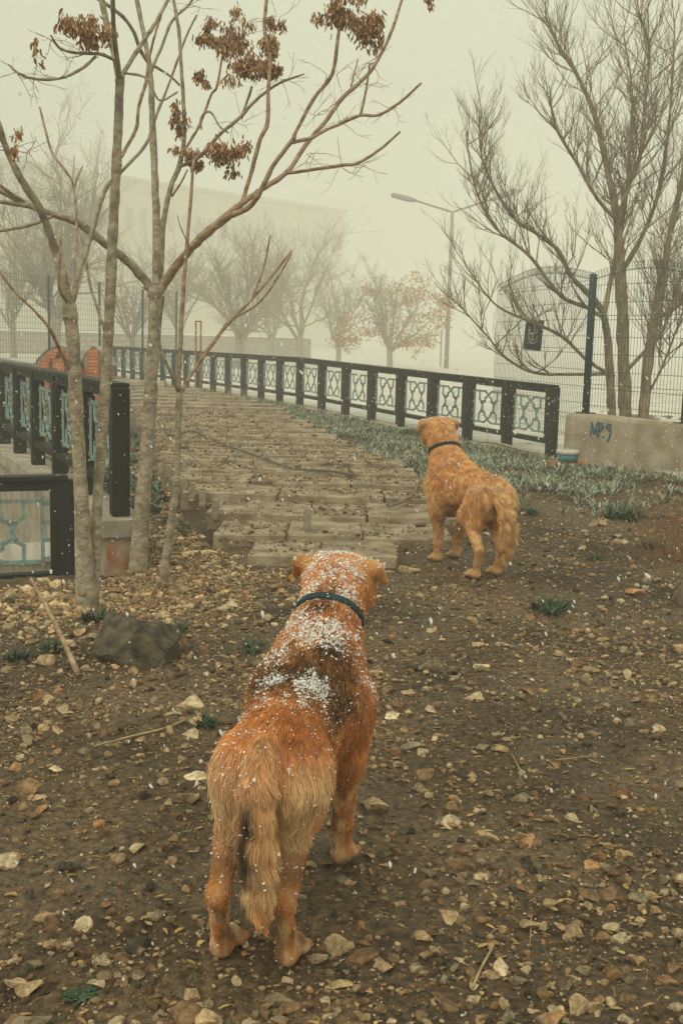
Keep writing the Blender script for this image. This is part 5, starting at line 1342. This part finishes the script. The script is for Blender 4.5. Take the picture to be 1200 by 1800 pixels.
# farther dog: stands across the path, head turned left
hp2 = onground(852, 1016)
HEADF = Vector((-.01, .74, .80))
pawsF = {('h', -1): (-.075, -.02), ('h', 1): (.085, .03), ('f', -1): (-.085, .50), ('f', 1): (.075, .58)}
tailF = [Vector((0.01, -.055, .525)), Vector((.025, -.125, .46)), Vector((.045, -.165, .34)), Vector((.06, -.155, .22)), Vector((.068, -.12, .12))]
prF = dog_prims(HEADF, .10, tailF, pawsF, ear_out=1.12)
cax = (HEADF + Vector((0, -.055, -.035)) - Vector((0, .575, .585))).normalized(); cF = Vector((0, .575, .585)).lerp(HEADF + Vector((0, -.055, -.035)), .55)
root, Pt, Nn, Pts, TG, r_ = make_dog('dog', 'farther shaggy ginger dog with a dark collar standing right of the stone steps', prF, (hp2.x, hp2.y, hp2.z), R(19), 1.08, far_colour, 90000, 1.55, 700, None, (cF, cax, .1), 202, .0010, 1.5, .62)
face(root, HEADF, .10)
def maskF(P, N, T):
    up = sstep(.1, .8, N[:, 2]); return up * sstep(.45, .6, fbm(P, 12, 3, 17)) + .5 * T.get('head', 0) * up + .01
snow_on(root, Pts, Pt, Nn, TG, maskF, 3200, r_, .0016, .0034)

# ------------------------------------------------------------------ snow
def flakes(n, lo, hi, smn, smx, name, lab, seed):
    r = np.random.default_rng(seed); y = (r.uniform(lo[1] ** 3, hi[1] ** 3, n)) ** (1 / 3); P = np.stack([r.uniform(lo[0], hi[0], n) * (y / hi[1]) + 0 * y, y, r.uniform(lo[2], hi[2], n)], -1)
    P[:, 0] = r.uniform(-1, 1, n) * (.34 * y + .3); P[:, 2] = CAM_H + r.uniform(-.62, .36, n) * (y + .5); P = P[(P[:, 2] > .02) & ((P[:, 2] < CAM_H + .03 * y) | (r.uniform(0, 1, n) < .25))]; n = len(P)
    s_ = r.uniform(smn, smx, n); S = np.stack([stone_shape(I1[0], r, 4, .7) for _ in range(6)])[r.integers(0, 6, n)] * np.array([.62, .62, 1.9])
    ty = r.normal(-.55, .3, n); cy_, sy_ = np.cos(ty), np.sin(ty); Zr, On = np.zeros(n), np.ones(n)
    Ry = np.stack([np.stack([cy_, Zr, sy_], -1), np.stack([Zr, On, Zr], -1), np.stack([-sy_, Zr, cy_], -1)], 1)
    V = np.einsum('nij,nvj->nvi', Ry, S * s_[:, None, None]) + P[:, None, :]
    F = (I1[1][None] + (np.arange(n) * 12)[:, None, None]).reshape(-1, 3)
    o = link(name, mesh_np(name, V.reshape(-1, 3), F), None, M['flake']); tag(o, lab, 'snow', kind='stuff')
flakes(26000, (-7, 1.5, 0), (7, 14, 6), .0024, .0062, 'falling_snow', 'snowflakes drifting through the air', 3)
flakes(700, (-7, 1.0, 0), (7, 5, 6), .0010, .0028, 'falling_snow', 'nearest snowflakes drifting past the nearer dog', 5)
n = 2600; xg, yg, gg = scatter(n, 1.7, 8)
zz = gz(xg, yg); r = np.random.default_rng(9); n = len(xg); S = np.stack([stone_shape(I1[0], r, 3, .8) for _ in range(6)])[r.integers(0, 6, n)]
V = np.einsum('nij,nvj->nvi', rot_mats(r.uniform(0, 6.28, n), r.normal(0, .3, n), None), S * r.uniform(.0012, .0028, n)[:, None, None]) + np.stack([xg, yg, zz + .004], -1)[:, None, :]
o = link('snow_grains', mesh_np('snow_grains', V.reshape(-1, 3), (I1[1][None] + (np.arange(n) * 12)[:, None, None]).reshape(-1, 3)), None, M['snow']); tag(o, 'tiny grains of snow resting on the dirt', 'snow', kind='stuff')

# ------------------------------------------------------------------ haze of falling snow
hz = MB().box((0, 186, 10.5), (506, 436, 28)).build('haze', None); hz.data.materials.clear()
m = bpy.data.materials.new('haze'); m.use_nodes = True; m.node_tree.nodes.clear()
o_ = m.node_tree.nodes.new('ShaderNodeOutputMaterial'); pv = m.node_tree.nodes.new('ShaderNodeVolumePrincipled')
pv.inputs['Color'].default_value = (.985, .985, .965, 1); pv.inputs['Density'].default_value = .0095; pv.inputs['Anisotropy'].default_value = .35
m.node_tree.links.new(pv.outputs[0], o_.inputs['Volume']); hz.data.materials.append(m); tag(hz, 'pale snow haze filling the air', 'haze', kind='stuff')
